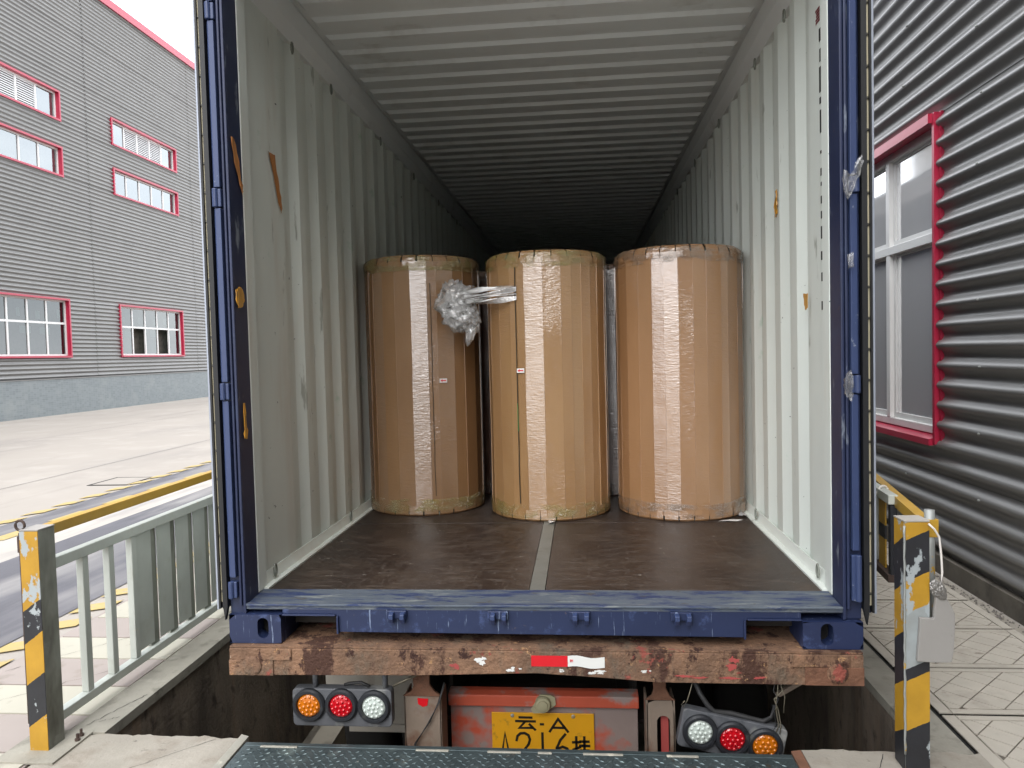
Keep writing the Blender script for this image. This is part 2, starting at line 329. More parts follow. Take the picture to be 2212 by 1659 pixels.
def obj(name, mb, mat, parent=None, smooth=False, bevel=0, loc=None, rot=None, norm=True, mesh=None):
    me = mesh or bpy.data.meshes.new(name)
    if mesh is None:
        me.from_pydata(mb.v, [], mb.f); me.update()
        if norm: fixn(me)
        me.materials.append(MATS[mat])
        if smooth:
            for p in me.polygons: p.use_smooth = True
    o = bpy.data.objects.new(name, me); COL.objects.link(o)
    if loc: o.location = loc
    if rot: o.rotation_euler = rot
    if parent is not None:
        o.parent = parent
        if parent.type == 'EMPTY' and parent.parent is None: o.matrix_parent_inverse = parent.matrix_basis.inverted()
    if bevel:
        b = o.modifiers.new('bevel', 'BEVEL'); b.width = bevel; b.segments = 2; b.limit_method = 'ANGLE'; b.angle_limit = math.radians(40)
    return o
def thing(name, label, cat, loc=(0, 0, 0), group=None, kind=None):
    o = bpy.data.objects.new(name, None); COL.objects.link(o); o.location = loc; o.empty_display_size = .1
    o.matrix_basis = Matrix.Translation(loc)
    return tag(o, label, cat, group, kind)
def tag(o, label=None, cat=None, group=None, kind=None):
    if label: o['label'] = label
    if cat: o['category'] = cat
    if group: o['group'] = group
    if kind: o['kind'] = kind
    return o
def struct(name, mb, mat, label=None, **k):
    o = obj(name, mb, mat, **k); o['kind'] = 'structure'
    if label: o['label'] = label
    return o
def jag(a, b, n, amp, seed=0):
    return [(a+(b-a)*i/n, amp*noise.noise(Vector((i*.7, seed*3.1, 0)))) for i in range(n+1)]

# ================================================================== SETTING
WX0, WX1, DY = -1.66, 1.39, -0.20          # truck well sides, dock edge
yd = MB()
for x0, x1, y0, y1 in ((-400, WX0-.01, -300, 600), (WX1+.01, 400, -300, 600), (WX0-.01, WX1+.01, -300, -2.6), (WX0-.01, WX1+.01, 18, 600)):
    yd.quad((x0, y0, -.014), (x1, y0, -.014), (x1, y1, -.014), (x0, y1, -.014))
struct('yard', yd, 'yard_concrete', 'pale concrete yard reaching to the buildings')
# truck well: floor that ramps up, side walls, dock face
ww = MB(); ww.quad((WX0, -.2, -1.09), (WX1, -.2, -1.09), (WX1, 5, -1.07), (WX0, 5, -1.07)); ww.quad((WX0, 5, -1.07), (WX1, 5, -1.07), (WX1, 18, -.012), (WX0, 18, -.012))
struct('truck_well_floor', ww, 'well_floor', 'pale dusty concrete floor of the truck well')
for nm, X, s in (('truck_well_wall_left', WX0, -1), ('truck_well_wall_right', WX1, 1)):
    m = MB(); n = 60
    for i in range(n):
        y0, y1 = -.2+18.2*i/n, -.2+18.2*(i+1)/n
        m.quad((X, y0, -1.12), (X, y1, -1.12), (X, y1, -.02), (X, y0, -.02))
    struct(nm, m, 'well_wall', 'dark stained concrete side wall of the truck well')
m = MB(); m.quad((WX0, DY-.02, -1.12), (WX1, DY-.02, -1.12), (WX1, DY-.02, -.05), (WX0, DY-.02, -.05)); struct('dock_face', m, 'well_wall')
for nm, x0, x1 in (('wheel_guide_left', -1.5, -1.36), ('wheel_guide_right', 1.16, 1.30)):
    m = MB(); m.prism([(x0, -1.08), (x1, -1.08), (x1, -.93), (x0, -.93)], .9, 6, 'y'); struct(nm, m, 'well_floor', 'pale concrete wheel guide kerb in the truck well')

def edged_slab(x0, x1, y0, y1, z0, z1, sides, amp, n=40, seed=1):
    """a slab whose named sides crumble; outline in plan, extruded"""
    P = []
    def seg(a, b, nx, ny, rough, sd):
        k = n if rough else 1
        for i in range(k):
            t = i/k; d = 0
            if rough: d = amp*(noise.noise(Vector((t*9, sd, seed)))*.7+noise.noise(Vector((t*33, sd, seed)))*.5)
            P.append((a[0]+(b[0]-a[0])*t+nx*d, a[1]+(b[1]-a[1])*t+ny*d))
    seg((x0, y0), (x1, y0), 0, 1, 's' in sides, 1.5); seg((x1, y0), (x1, y1), 1, 0, 'e' in sides, 2.5)
    seg((x1, y1), (x0, y1), 0, 1, 'n' in sides, 3.5); seg((x0, y1), (x0, y0), 1, 0, 'w' in sides, 4.5)
    m = MB(); m.prism(P, z0, z1, 'z'); return m
# dock slabs either side of the leveller
struct('dock_slab_left', edged_slab(-1.78, -1.10, -2.6, DY+.015, -.30, 0, 'n', .022, 44, 2), 'dock_concrete', 'worn concrete dock edge left of the steel plate')
struct('dock_slab_right', edged_slab(.945, 1.60, -2.6, DY+.02, -.30, 0, 'n', .018, 36, 5), 'dock_concrete', 'worn concrete dock edge right of the steel plate')
struct('dock_slab_outer', edged_slab(1.604, 2.34, -2.6, -.352, -.30, -.001, '', .01), 'dock_concrete', 'concrete dock floor in front of the slabs by the right wall')
struct('dock_slab_inner', edged_slab(-2.6, 2.34, -6, -2.604, -.30, -.001, '', .01), 'dock_concrete', 'concrete dock floor')
# left coping of the well and the painted walkway beside it
struct('coping_left', edged_slab(-1.80, WX0+.008, DY+.02, 18, -.035, .006, 'we', .012, 160, 3), 'coping_concrete', 'grey concrete coping along the left edge of the truck well')
wk = struct('walkway', edged_slab(-2.56, -1.80, -6, 18, -.2, -.004, '', 0), 'beige_paint', 'pale concrete walkway between fence and asphalt lane')
yb = [-1.30, -.85, -.33, -.04, .22, .51, .774, 1.06, 1.34, 1.62, 1.9, 2.18, 2.46, 2.74, 3.02, 3.30, 3.58, 3.86]
for i in range(len(yb)-1):
    m = MB(); m.box(-2.53, -1.81, yb[i]+.006, yb[i+1]-.006, -.006, .002)
    obj('painted_slab', m, 'cream_paint' if i % 2 else 'beige_paint', wk)
# asphalt lane, dusty strip, drain strip
m = MB(); m.quad((-4.05, -40, -.009), (-2.78, -40, -.009), (-2.78, 80, -.009), (-4.05, 80, -.009)); struct('asphalt_lane', m, 'asphalt', 'dark asphalt lane beside the fence')
m = MB(); m.quad((-4.62, -40, -.0095), (-4.05, -40, -.0095), (-4.05, 80, -.0095), (-4.62, 80, -.0095)); struct('dusty_lane', m, 'dusty_concrete', 'pale dusty strip of the lane')
m = MB(); m.quad((-5.02, -40, -.009), (-4.62, -40, -.009), (-4.62, 80, -.009), (-5.02, 80, -.009)); struct('dark_strip', m, 'asphalt', 'narrow dark strip between two yellow dashed lines')
def dashes(name, label, x0, x1, y0, y1, per, ln, skew, z=-.004):
    r = thing(name, None, None, ((x0+x1)/2, y0, z), kind='structure'); r['label'] = label
    y = y0
    while y < y1:
        m = MB(); m.prism([(x0, y), (x1, y+skew), (x1, y+ln+skew), (x0, y+ln)], z-.002, z, 'z'); obj('dash', m, 'yellow_road_paint', r); y += per
dashes('road_marking_near', 'yellow diagonal dashes along the near edge of the asphalt lane', -2.76, -2.58, -.6, 6, .29, .14, .10)
dashes('road_marking_middle', 'wide yellow dashes on the dusty side of the dark strip', -4.70, -4.56, .4, 16, .78, .44, .10)
dashes('road_marking_far', 'thin yellow dashes on the yard side of the dark strip', -5.16, -5.03, .4, 22, .42, .22, .16)
# yard joints and a drain cover
for k, (x, w) in enumerate(((-6.6, .012), (-10.4, .014))):
    m = MB(); m.quad((x, -20, -.010), (x+w, -20, -.010), (x+w, 70, -.010), (x, 70, -.010)); struct('yard_joint', m, 'asphalt', 'thin dark joint line in the concrete yard')
cv = MB(); cv.box(-5.62, -5.19, 5.48, 5.98, -.03, -.008); cv2 = MB()
for b in ((-5.66, -5.62, 5.44, 6.02), (-5.19, -5.165, 5.44, 6.02), (-5.62, -5.19, 5.44, 5.48), (-5.62, -5.19, 5.98, 6.02)): cv2.box(b[0], b[1], b[2], b[3], -.03, -.009)
c_ = struct('drain_cover', cv, 'yard_concrete', 'square concrete drain cover with dark rim in the yard'); obj('cover_rim', cv2, 'gap_black', c_)

# right side: coping, scored slabs, gravel edge
struct('coping_right', edged_slab(WX1-.008, 1.525, DY+.02, 18, -.04, -.002, 'w', .012, 160, 6), 'coping_concrete', 'grey concrete coping along the right edge of the truck well')
m = MB(); m.box(1.525, 2.36, -.36, 4.02, -.25, -.012); struct('slab_bed', m, 'gap_black', 'dark bed between the scored slabs')
m = MB(); m.box(1.53, 2.30, 4.025, 18, -.25, -.001); struct('pavement_far', m, 'slab', 'plain pale pavement further along the right wall')
def clip(poly, a, b, c):
    """keep a*x+b*y<=c"""
    out = []
    for i in range(len(poly)):
        p, q = poly[i], poly[(i+1) % len(poly)]; dp, dq = a*p[0]+b*p[1]-c, a*q[0]+b*q[1]-c
        if dp <= 0: out.append(p)
        if dp*dq < 0:
            t = dp/(dp-dq); out.append((p[0]+(q[0]-p[0])*t, p[1]+(q[1]-p[1])*t))
    return out
def area(p): return abs(sum(p[i][0]*p[(i+1) % len(p)][1]-p[(i+1) % len(p)][0]*p[i][1] for i in range(len(p)))/2)
pave = thing('pavement', None, None, (1.9, 0, 0), kind='structure'); pave['label'] = 'pale scored slabs between the container and the dark right wall'
sy = [-.345, .105, .534, 1.003, 1.43, 1.86, 2.29, 2.72, 3.15, 3.58, 4.01]
for i in range(len(sy)-1):
    y0, y1 = sy[i]+.010, sy[i+1]-.010; x0, x1 = 1.545, 2.30
    dz = random.uniform(-.002, .002)
    sl = obj('slab', MB().box(x0, x1, y0, y1, -.03, -.004+dz), 'slab_groove', pave)
    g = .0035
    # border strips, then the scored lozenges
    for b in ((x0, x0+.045, y0, y1), (x1-.045, x1, y0, y1), (x0+.045+g, x1-.045-g, y0, y0+.03), (x0+.045+g, x1-.045-g, y1-.03, y1)):
        obj('border_strip', MB().box(b[0], b[1], b[2], b[3], -.02, .001+dz), 'slab', sl)
    R0 = [(x0+.045+g*2, y0+.03+g*2), (x1-.045-g*2, y0+.03+g*2), (x1-.045-g*2, y1-.03-g*2), (x0+.045+g*2, y1-.03-g*2)]
    da, db = .165, .13
    a0 = math.floor((x0-y1)/da); a1 = math.ceil((x1-y0)/da); b0 = math.floor((x0+y0)/db); b1 = math.ceil((x1+y1)/db)
    for ia in range(a0, a1):
        for ib in range(b0, b1):
            q = clip(clip(clip(clip(R0, 1, -1, (ia+1)*da-g), -1, 1, -ia*da-g), 1, 1, (ib+1)*db-g), -1, -1, -ib*db-g)
            if len(q) >= 3 and area(q) > .0006:
                obj('tile', MB().prism(q, -.02, .001+dz+random.uniform(-.0006, .0006), 'z'), 'slab', sl)
# small stones along the wall foot
gv = MB()
for k in range(900):
    x = random.gauss(2.335, .02); y = random.uniform(-2.5, 6); r = random.uniform(.004, .011)
    v = [(x+r*random.uniform(.6, 1.2)*sx, y+r*random.uniform(.6, 1.2)*sy_, -.004+r*.7*sz) for sx, sy_, sz in ((1, 0, 0), (-1, 0, 0), (0, 1, 0), (0, -1, 0), (0, 0, 1), (0, 0, -1))]
    gv.add(v, [(0, 2, 4), (2, 1, 4), (1, 3, 4), (3, 0, 4), (2, 0, 5), (1, 2, 5), (3, 1, 5), (0, 3, 5)])
tag(obj('gravel', gv, 'gravel'), 'loose gravel along the foot of the right wall', 'gravel', kind='stuff')
struct('wall_foot_strip', edged_slab(2.304, 2.372, -6, 18, -.2, -.008, 'w', .012, 150, 8), 'dock_concrete', 'crumbling concrete strip at the foot of the right wall')

# ------------------------------------------------------------------ buildings
def corr(parent, X, s, rows, cols, holes, pitch, amp, phase, mat, n=8, gap=.001):
    """horizontal corrugated sheets on the plane X (s=+1 crest towards +x); rows/cols are seam positions"""
    for ri in range(len(rows)-1):
        za, zb = rows[ri], rows[ri+1]
        zc = sorted({za, zb}|{h for H in holes for h in (H[2], H[3]) if za < h < zb})
        for bi in range(len(zc)-1):
            z0, z1 = zc[bi], zc[bi+1]; zm = (z0+z1)/2
            cut = sorted((H[0], H[1]) for H in holes if H[2] < zm < H[3])
            iv = []; y = cols[0]
            for a, b in cut: iv.append((y, a)); y = b
            iv.append((y, cols[-1]))
            for a, b in iv:
                ys = [a]+[c for c in cols if a < c < b]+[b]
                for k in range(len(ys)-1):
                    ya, yb_ = ys[k], ys[k+1]
                    off = (.005 if ri % 2 else 0)+random.uniform(0, .002)
                    ny = max(1, int((yb_-ya)/(.5 if n > 8 else 2))); m = MB(); steps = max(2, int(round((z1-z0)/pitch*n))); v = []
                    for q in range(steps+1):
                        z = z0+(z1-z0)*q/steps; c = math.cos(2*PI*(z-phase)/pitch)
                        w = (.5+.5*c)**1.25
                        x = X-s*amp*(1-w)-s*off
                        for e in range(ny+1):
                            y = ya+gap+(yb_-ya-2*gap)*e/ny; v.append((x-s*.004*abs(noise.noise(Vector((y*.9, z*1.3, X)))), y, z+.003*noise.noise(Vector((y*.6, z*.7, X+5)))))
                    m.add(v, [(q*(ny+1)+e, q*(ny+1)+e+1, (q+1)*(ny+1)+e+1, (q+1)*(ny+1)+e) for q in range(steps) for e in range(ny)])
                    o = obj('corrugated_sheet', m, mat, parent, smooth=True, norm=False)
LB = thing('factory_building', 'tall grey corrugated factory with red framed windows across the yard', 'building', (-15, 19, 0))
obj('body', MB().box(-27, -15.35, -12, 44, 0, 13.0), 'plinth_dark', LB)
obj('plinth', MB().box(-15.3, -14.93, -12, 44, -.1, 1.02), 'plinth_mosaic', LB)
obj('plinth_cap', MB().box(-15.3, -14.915, -12, 44, 1.02, 1.05), 'steel_sheet_grey', LB)
holes = []
for (a, b) in ((14.30, 18.15), (20.68, 24.52)):
    for (z0, z1) in ((8.67, 9.46), (7.04, 7.83), (1.70, 3.34)): holes.append((a, b, z0, z1))
rows = [1.05+.75*k for k in range(17)]+[13.12]
corr(LB, -14.96, 1, rows, [-12, -5.4, .8, 7.0, 13.2, 19.4, 25.6, 31.8, 38, 44], holes, .125, .045, 1.1, 'steel_sheet_grey', 6, .009)
m = MB(); m.box(-15.5, -14.90, -12.2, 44.2, 13.10, 13.36); obj('roof_coping', m, 'red_trim', LB)
def fac_window(parent, X, s, y0, y1, z0, z1, cols, transom, kinds, notes=(), glassname='window_glass', dep=.16, rw=.055):
    """red flashing (the part), white frame, mullions, panes, louvres; s=+1 looks towards +x"""
    def B(m, xa, xb, *r): return m.box(min(X+s*xa, X+s*xb), max(X+s*xa, X+s*xb), *r)
    m = MB()
    B(m, -dep, .02, y0-rw, y0, z0-rw, z1+rw); B(m, -dep, .02, y1, y1+rw, z0-rw, z1+rw); B(m, -dep, .02, y0, y1, z1, z1+rw); B(m, -dep, .03, y0, y1, z0-rw, z0)
    w = obj('window', m, 'red_trim', parent)
    f = .05; m = MB()
    B(m, -dep, -dep+.06, y0, y0+f, z0, z1); B(m, -dep, -dep+.06, y1-f, y1, z0, z1); B(m, -dep, -dep+.06, y0+f, y1-f, z0, z0+f); B(m, -dep, -dep+.06, y0+f, y1-f, z1-f, z1)
    obj('frame', m, 'white_alu', w)
    zr = [z0+f]+([transom] if transom else [])+[z1-f]
    if transom: obj('transom', B(MB(), -dep+.002, -dep+.055, y0+f, y1-f, transom-.03, transom+.03), 'white_alu', w)
    st = (y1-y0-2*f)/cols
    for i in range(1, cols):
        y = y0+f+st*i; obj('mullion', B(MB(), -dep+.004, -dep+.05, y-.028, y+.028, z0+f, z1-f), 'white_alu', w)
    for r in range(len(zr)-1):
        for i in range(cols):
            ya, yb_ = y0+f+st*i, y0+f+st*(i+1); za, zb = zr[r], zr[r+1]; k = kinds[r][i]
            if k == 'g':
                t = random.uniform(-.003, .003)
                o = MB(); o.add([(X+s*(-dep+.025+t), ya, za), (X+s*(-dep+.025-t), yb_, za), (X+s*(-dep+.025-t), yb_, zb), (X+s*(-dep+.025+t), ya, zb)], [(0, 1, 2, 3)])
                obj('pane', o, glassname, w, norm=False)
            elif k == 'l':
                o = MB(); nz = max(4, int((zb-za)/.06))
                for q in range(nz):
                    z = za+(zb-za)*q/nz; h = (zb-za)/nz
                    o.quad((X+s*(-dep+.05), ya, z), (X+s*(-dep+.05), yb_, z), (X+s*(-dep+.01), yb_, z+h*.95), (X+s*(-dep+.01), ya, z+h*.95))
                obj('louvre', o, 'louvre_white', w, norm=False)
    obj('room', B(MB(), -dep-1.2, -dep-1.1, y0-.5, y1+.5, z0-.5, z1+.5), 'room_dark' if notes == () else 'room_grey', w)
    for (ny, nz, nw, nh) in notes: obj('paper_note', B(MB(), -dep+.012, -dep+.016, ny, ny+nw, nz, nz+nh), 'paper_note', w)
    return w
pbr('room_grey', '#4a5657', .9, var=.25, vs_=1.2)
for (a, b) in ((14.30, 18.15), (20.68, 24.52)):
    fac_window(LB, -14.96, 1, a, b, 8.67, 9.46, 5, None, ['glllg'])
    fac_window(LB, -14.96, 1, a, b, 7.04, 7.83, 5, None, ['ggggg'])
    op = 'gxgxg' if a > 20 else 'ggggg'
    nts = [(a+.3+.77*i+random.uniform(0, .25), 2.80+random.uniform(-.05, .1), random.uniform(.12, .22), random.uniform(.2, .26)) for i in range(5)]
    nts += [(a+.3+.77*i+random.uniform(0, .2), 2.32+random.uniform(-.05, .05), .42, .2) for i in (0, 2, 3) if a < 20 or i != 3]
    fac_window(LB, -14.96, 1, a, b, 1.70, 3.34, 5, 2.66, [op, 'ggggg'], nts, 'window_glass_low')

RB = thing('warehouse_building', 'dark grey corrugated warehouse wall close on the right', 'building', (2.5, 3, 0))
obj('body', MB().box(2.75, 16, -8, 30, 0, 8.9), 'plinth_dark', RB)
obj('plinth', MB().box(2.392, 2.75, -8, 30, -.1, .10), 'plinth_dark', RB)
RWIN = (2.065, 5.9, .835, 2.79)
corr(RB, 2.40, -1, [.10, .594, 1.341, 2.088, 2.835, 3.582, 4.329, 5.076, 5.823, 6.57, 7.317, 8.064, 8.9], [-8, -2.4, 7.4, 13, 19, 25, 30], [(RWIN[0]-.03, RWIN[1]+.05, RWIN[2]-.03, RWIN[3]+.04)], .1245, .040, .784, 'steel_sheet_grey', 12)
sw = MB()
for iz in range(-5, 60, 3):
    z = .784+.1245*iz
    if .2 < z < 8.5:
        y = -2.2
        while y < 9:
            if not (RWIN[0]-.1 < y < RWIN[1]+.1 and RWIN[2]-.08 < z < RWIN[3]+.08): sw.lathe([(.007, .004), (.007, -.003), (.004, -.006), (0, -.006)], (2.399, y+.04*math.sin(iz*3.1), z), 'x', 6)
            y += .93
o = obj('fixing_screws', sw, 'galv', RB); o['kind'] = 'stuff'
obj('roof_coping', MB().box(2.36, 2.9, -8.1, 30.1, 8.9, 9.15), 'red_trim', RB)
obj('rear_blocker', MB().box(.1, 16, -9.5, -8.1, 0, 7.0), 'steel_sheet_grey', RB)  # unseen block added behind the camera to narrow the bright streaks on the rolls
# near window on the right wall: red flashing that stands proud, sliding sashes, curtain behind
y0, y1, z0, z1 = RWIN
fl = MB(); fl.box(2.398, 2.56, y0-.03, y0, z0-.05, z1+.05); fl.box(2.398, 2.56, y1, y1+.05, z0-.05, z1+.05)
fl.prism([(2.375, z1+.05), (2.375, z1-.01), (2.56, z1), (2.56, z1+.05)], y0, y1, 'y'); fl.prism([(2.375, z0-.06), (2.56, z0-.06), (2.56, z0), (2.40, z0-.012), (2.375, z0-.02)], y0, y1, 'y')
fl.prism([(y0-.055, z0-.05), (y0-.03, z0-.05), (y0-.03, z1+.05), (y0-.055, z1+.05)], 2.425, 2.45, 'x')
W = obj('window', fl, 'red_trim', RB)
fr = MB(); fr.box(2.46, 2.53, y0, y0+.035, z0, z1); fr.box(2.46, 2.53, y1-.05, y1, z0, z1); fr.box(2.46, 2.53, y0+.035, y1-.05, z0, z0+.05); fr.box(2.46, 2.53, y0+.035, y1-.05, z1-.06, z1)
obj('frame', fr, 'white_alu', W, bevel=.003)
obj('transom', MB().box(2.455, 2.528, y0+.035, y1-.05, 2.065, 2.125), 'white_alu', W, bevel=.003)
for y in (2.86, 3.62, 4.38, 5.14): obj('mullion', MB().box(2.458, 2.527, y, y+.06, z0+.05, z1-.06), 'white_alu', W, bevel=.003)
ysash = [y0+.035, 2.86, 3.62, 4.38, 5.14, y1-.05]
for i in range(5):
    a, b = ysash[i]+(.06 if i else 0), ysash[i+1]
    for (za, zb) in ((z0+.05, 2.065), (2.125, z1-.06)):
        s_ = MB(); g = .03
        s_.box(2.488, 2.512, a, a+g, za, zb); s_.box(2.488, 2.512, b-g, b, za, zb); s_.box(2.488, 2.512, a+g, b-g, za, za+g*1.3); s_.box(2.488, 2.512, a+g, b-g, zb-g*.6, zb)
        so_ = obj('sash', s_, 'white_alu', W)
        obj('pane', MB().add([(2.50, a+g, za+g), (2.50, b-g, za+g), (2.50, b-g, zb-g*.6), (2.50, a+g, zb-g*.6)], [(0, 1, 2, 3)]), 'near_glass', W, norm=False)
cu = MB(); n = 150; v = []
for i in range(n+1):
    y = y0+(2.80-y0)*i/n if i <= 75 else 2.99+(3.65-2.99)*(i-75)/75
    x = 2.60+.018*math.sin(i*.55)+.010*math.sin(i*.21+1)
    v += [(x, y0+(3.25-y0)*i/n, z0+.02), (x, y0+(3.25-y0)*i/n, 2.5)]
cu.add(v, [(2*i, 2*i+2, 2*i+3, 2*i+1) for i in range(n)])
obj('curtain', cu, 'curtain', W, smooth=True, norm=False)
obj('room', MB().box(2.68, 2.72, y0, y1, z0, z1), 'room_grey', W)
obj('paper_note', MB().box(2.515, 2.518, 3.02, 3.30, 1.52, 1.84), 'paper_note', W)

# ================================================================== CONTAINER
FZ = 0.455
CT = thing('shipping_container', 'blue shipping container with open doors and white corrugated inside, backed to the dock', 'container', (0, 0, .293))
def side_profile(y0, y1, start):
    P = [(y0, 0)]; y = start
    while y+.278 < y1-.1:
        P += [(y, 0), (y+.068, 1), (y+.138, 1), (y+.206, 0)]; y += .278
    P.append((y1, 0)); return P
for s, nm in ((-1, 'side_wall'), (1, 'side_wall')):
    P = side_profile(.11, 12.02, .43 if s > 0 else .60); m = MB(); v = []
    for y, d in P: v += [(s*(1.176+.028*d), y, FZ+.02), (s*(1.176+.028*d), y, 3.0)]
    m.add(v, [(2*i, 2*i+2, 2*i+3, 2*i+1) for i in range(len(P)-1)])
    w = obj(nm, m, 'container_white', CT, norm=False)
    m = MB(); v = []
    for y, d in P: v += [(s*(1.180+.028*d), y, .40), (s*(1.180+.028*d), y, 3.1)]
    m.add(v, [(2*i, 2*i+2, 2*i+3, 2*i+1) for i in range(len(P)-1)])
    obj('outer_skin', m, 'container_blue', CT, norm=False)
    # top and bottom side rails
    m = MB(); m.prism([(s*1.145, 3.13), (s*1.145, 3.03), (s*1.176, 2.965), (s*1.219, 2.965), (s*1.219, 3.16), (s*1.16, 3.16)], .0, 12.06, 'y'); obj('top_rail', m, 'container_roof', CT)
    m = MB(); m.box(min(s*1.16, s*1.219), max(s*1.16, s*1.219), .17, 12.06, .30, FZ+.012); obj('bottom_rail', m, 'container_white', CT)
    m = MB(); m.prism([(s*1.13, FZ+.006), (s*1.158, FZ+.006), (s*1.172, FZ+.05), (s*1.176, FZ+.05), (s*1.176, FZ-.02), (s*1.13, FZ-.02)], .17, 12.0, 'y'); obj('floor_angle', m, 'container_white', CT)
    # rear corner post: inner return, face, outer rib
    X = lambda a, b: (min(s*a, s*b), max(s*a, s*b))
    m = MB(); m.box(*X(1.152, 1.164), .0, .12, .40, 3.12); m.box(*X(1.164, 1.222), .012, .12, .40, 3.12); m.box(*X(1.166, 1.176), -.006, .012, .44, 3.1)
    post = obj('corner_post', m, 'container_blue', CT, bevel=.003)
    m = MB(); m.box(*X(1.150, 1.178), .12, .20, FZ, 3.05); obj('post_return', m, 'container_white', CT, bevel=.004)
    # hinge bars between hinge lugs
    zs = [(.56, 1.262), (1.338, 2.016), (2.098, 2.735), (2.81, 3.1)] if s < 0 else [(.665, 1.24), (1.315, 1.965), (2.035, 2.70), (2.78, 3.1)]
    for a, b in zs:
        m = MB(); m.prism([(s*1.182, .010), (s*1.182, -.018), (s*1.205, -.016), (s*1.214, -.004), (s*1.214, .010)], a, b, 'z'); obj('hinge_bar', m, 'hinge_blue', CT, bevel=.0015)
    for i in range(len(zs)):
        b = zs[i][1] if i < len(zs)-1 else .47; t = zs[i+1][0] if i < len(zs)-1 else zs[0][0]-.012
        m = MB(); m.box(*X(1.180, 1.212), -.016, .012, b+.006, t-.006); m.lathe([(.0, -.5*(t-b)+.005), (.011, -.5*(t-b)+.005), (.011, .5*(t-b)-.005), (0, .5*(t-b)-.005)], (s*1.203, -.016, (b+t)/2), 'z', 12)
        obj('hinge', m, 'hinge_blue', CT, bevel=.003)
    # open door folded along the side: panel, gaskets, cream strip with rivets, pale edge
    m = MB(); m.box(*X(1.244, 1.262), .025, 1.17, .42, 3.05); D = obj('door', m, 'container_blue', CT)
    obj('door_lining', MB().box(*X(1.2632, 1.268), .034, 1.165, .43, 3.04), 'container_white', D)
    m = MB(); m.box(*X(1.2235, 1.243), -.012, .012, .44, 3.06); m.prism([(s*1.2235, .44), (s*1.243, .44), (s*1.236, .385)], -.010, .008, 'y'); obj('gasket', m, 'rubber', D)
    m = MB(); m.box(*X(1.2435, 1.2545), .004, .024, .455, 3.05); st_ = obj('gasket_strip', m, 'gasket_cream', D)
    for k in range(24):
        z = .50+.113*k; m = MB(); m.lathe([(.0055, .004), (.0055, -.002), (.003, -.004), (.0, -.004)], (s*1.249, .001, z), 'y', 8); obj('rivet', m, 'rivet', D)
    m = MB(); m.box(*X(1.255, 1.2625), -.006, .016, .43, 3.06); obj('outer_gasket', m, 'rubber', D)
    m = MB(); m.box(*X(1.263, 1.272), -.002, .03, .425, 3.06); obj('door_edge', m, 'door_edge', D, bevel=.002)
# roof with pressed ribs
P = [(.05, 1)]; y = 1.1355-.209*4
while y < 11.9: P += [(y, 1), (y+.012, 0), (y+.098, 0), (y+.112, 1)]; y += .209
P.append((12.05, 1))
XS = [(-1.19, 0), (-1.128, 0), (-1.105, 1), (1.105, 1), (1.128, 0), (1.19, 0)]; v = []
for y, d in P:
    for x, a in XS: v.append((x, y, 3.132+.022*(1-(1-d)*a)))
k = len(XS); m = MB(); m.add(v, [(i*k+j, i*k+j+1, (i+1)*k+j+1, (i+1)*k+j) for i in range(len(P)-1) for j in range(k-1)])
obj('roof', m, 'container_roof', CT, norm=False)
obj('roof_skin', MB().box(-1.219, 1.219, .05, 12.06, 3.172, 3.19), 'container_blue', CT)
obj('door_header', MB().box(-1.219, 1.219, 0, .05, 3.06, 3.19), 'container_blue', CT, bevel=.004)
m = MB(); v = []; x = -1.18; P = [(-1.18, 0)]
while x < 1.0: P += [(x+.03, 0), (x+.09, 1), (x+.20, 1), (x+.26, 0)]; x += .29
P.append((1.18, 0))
for x, d in P: v += [(x, 12.0+.045*d, FZ), (x, 12.0+.045*d, 3.14)]
m.add(v, [(2*i, 2*i+2, 2*i+3, 2*i+1) for i in range(len(P)-1)]); obj('front_wall', m, 'container_white', CT, norm=False)
obj('front_skin', MB().box(-1.219, 1.219, 12.06, 12.09, .30, 3.19), 'container_blue', CT)
# floor: plywood boards, steel strip, underframe
fy = [.165, 1.372, 3.78, 6.19, 8.6, 11.0, 12.0]
for i in range(len(fy)-1):
    for a, b in ((-1.129, -.029), (.038, 1.129)):
        obj('floor_board', MB().box(a, b, fy[i]+.0015, fy[i+1]-.0015, FZ-.028, FZ+random.uniform(-.0012, .0006)), 'plywood', CT, bevel=.001)
obj('floor_strip', MB().box(-.0265, .0355, .166, 12.0, FZ-.028, FZ+.001), 'floor_steel', CT)
m = MB()
for i in range(38): m.box(-1.16, 1.16, .22+.31*i, .26+.31*i, .31, FZ-.03)
obj('underframe', m, 'chassis_dark', CT)
# sill: worn top, front plate with two recesses, lip
m = MB(); m.prism([(.165, FZ+.001), (.165, .42), (.016, .42), (.003, .428), (.003, .440), (.030, .447)], -1.151, 1.151, 'x'); sill = obj('sill', m, 'sill_top', CT)
m = MB(); m.box(-1.151, 1.151, -.004, .022, .4405, .4495); obj('sill_lip', m, 'sill_top', sill, bevel=.002)
m = MB(); m.prism([(-1.005, .427), (-1.005, .408), (-.80, .408), (-.782, .398), (-.782, .336), (.80, .329), (.80, .392), (.815, .402), (1.002, .402), (1.002, .427)], .005, .024, 'y'); obj('sill_plate', m, 'sill_front', sill, bevel=.002)
for a, b, z in ((-1.004, -.786, .4085), (.806, 1.001, .4025)): obj('recess_lip', MB().box(a, b, -.006, .12, z-.006, z), 'sill_front', sill, bevel=.0015)
for a, b, z0, z1 in ((-.7815, -.7735, .332, .402), (.790, .798, .326, .396)): obj('recess_side', MB().box(a, b, -.008, .11, z0, z1), 'sill_front', sill, bevel=.0015)
m = MB(); m.box(-1.0, 1.0, .125, .135, .33, .42); obj('sill_back', m, 'chassis_dark', sill)
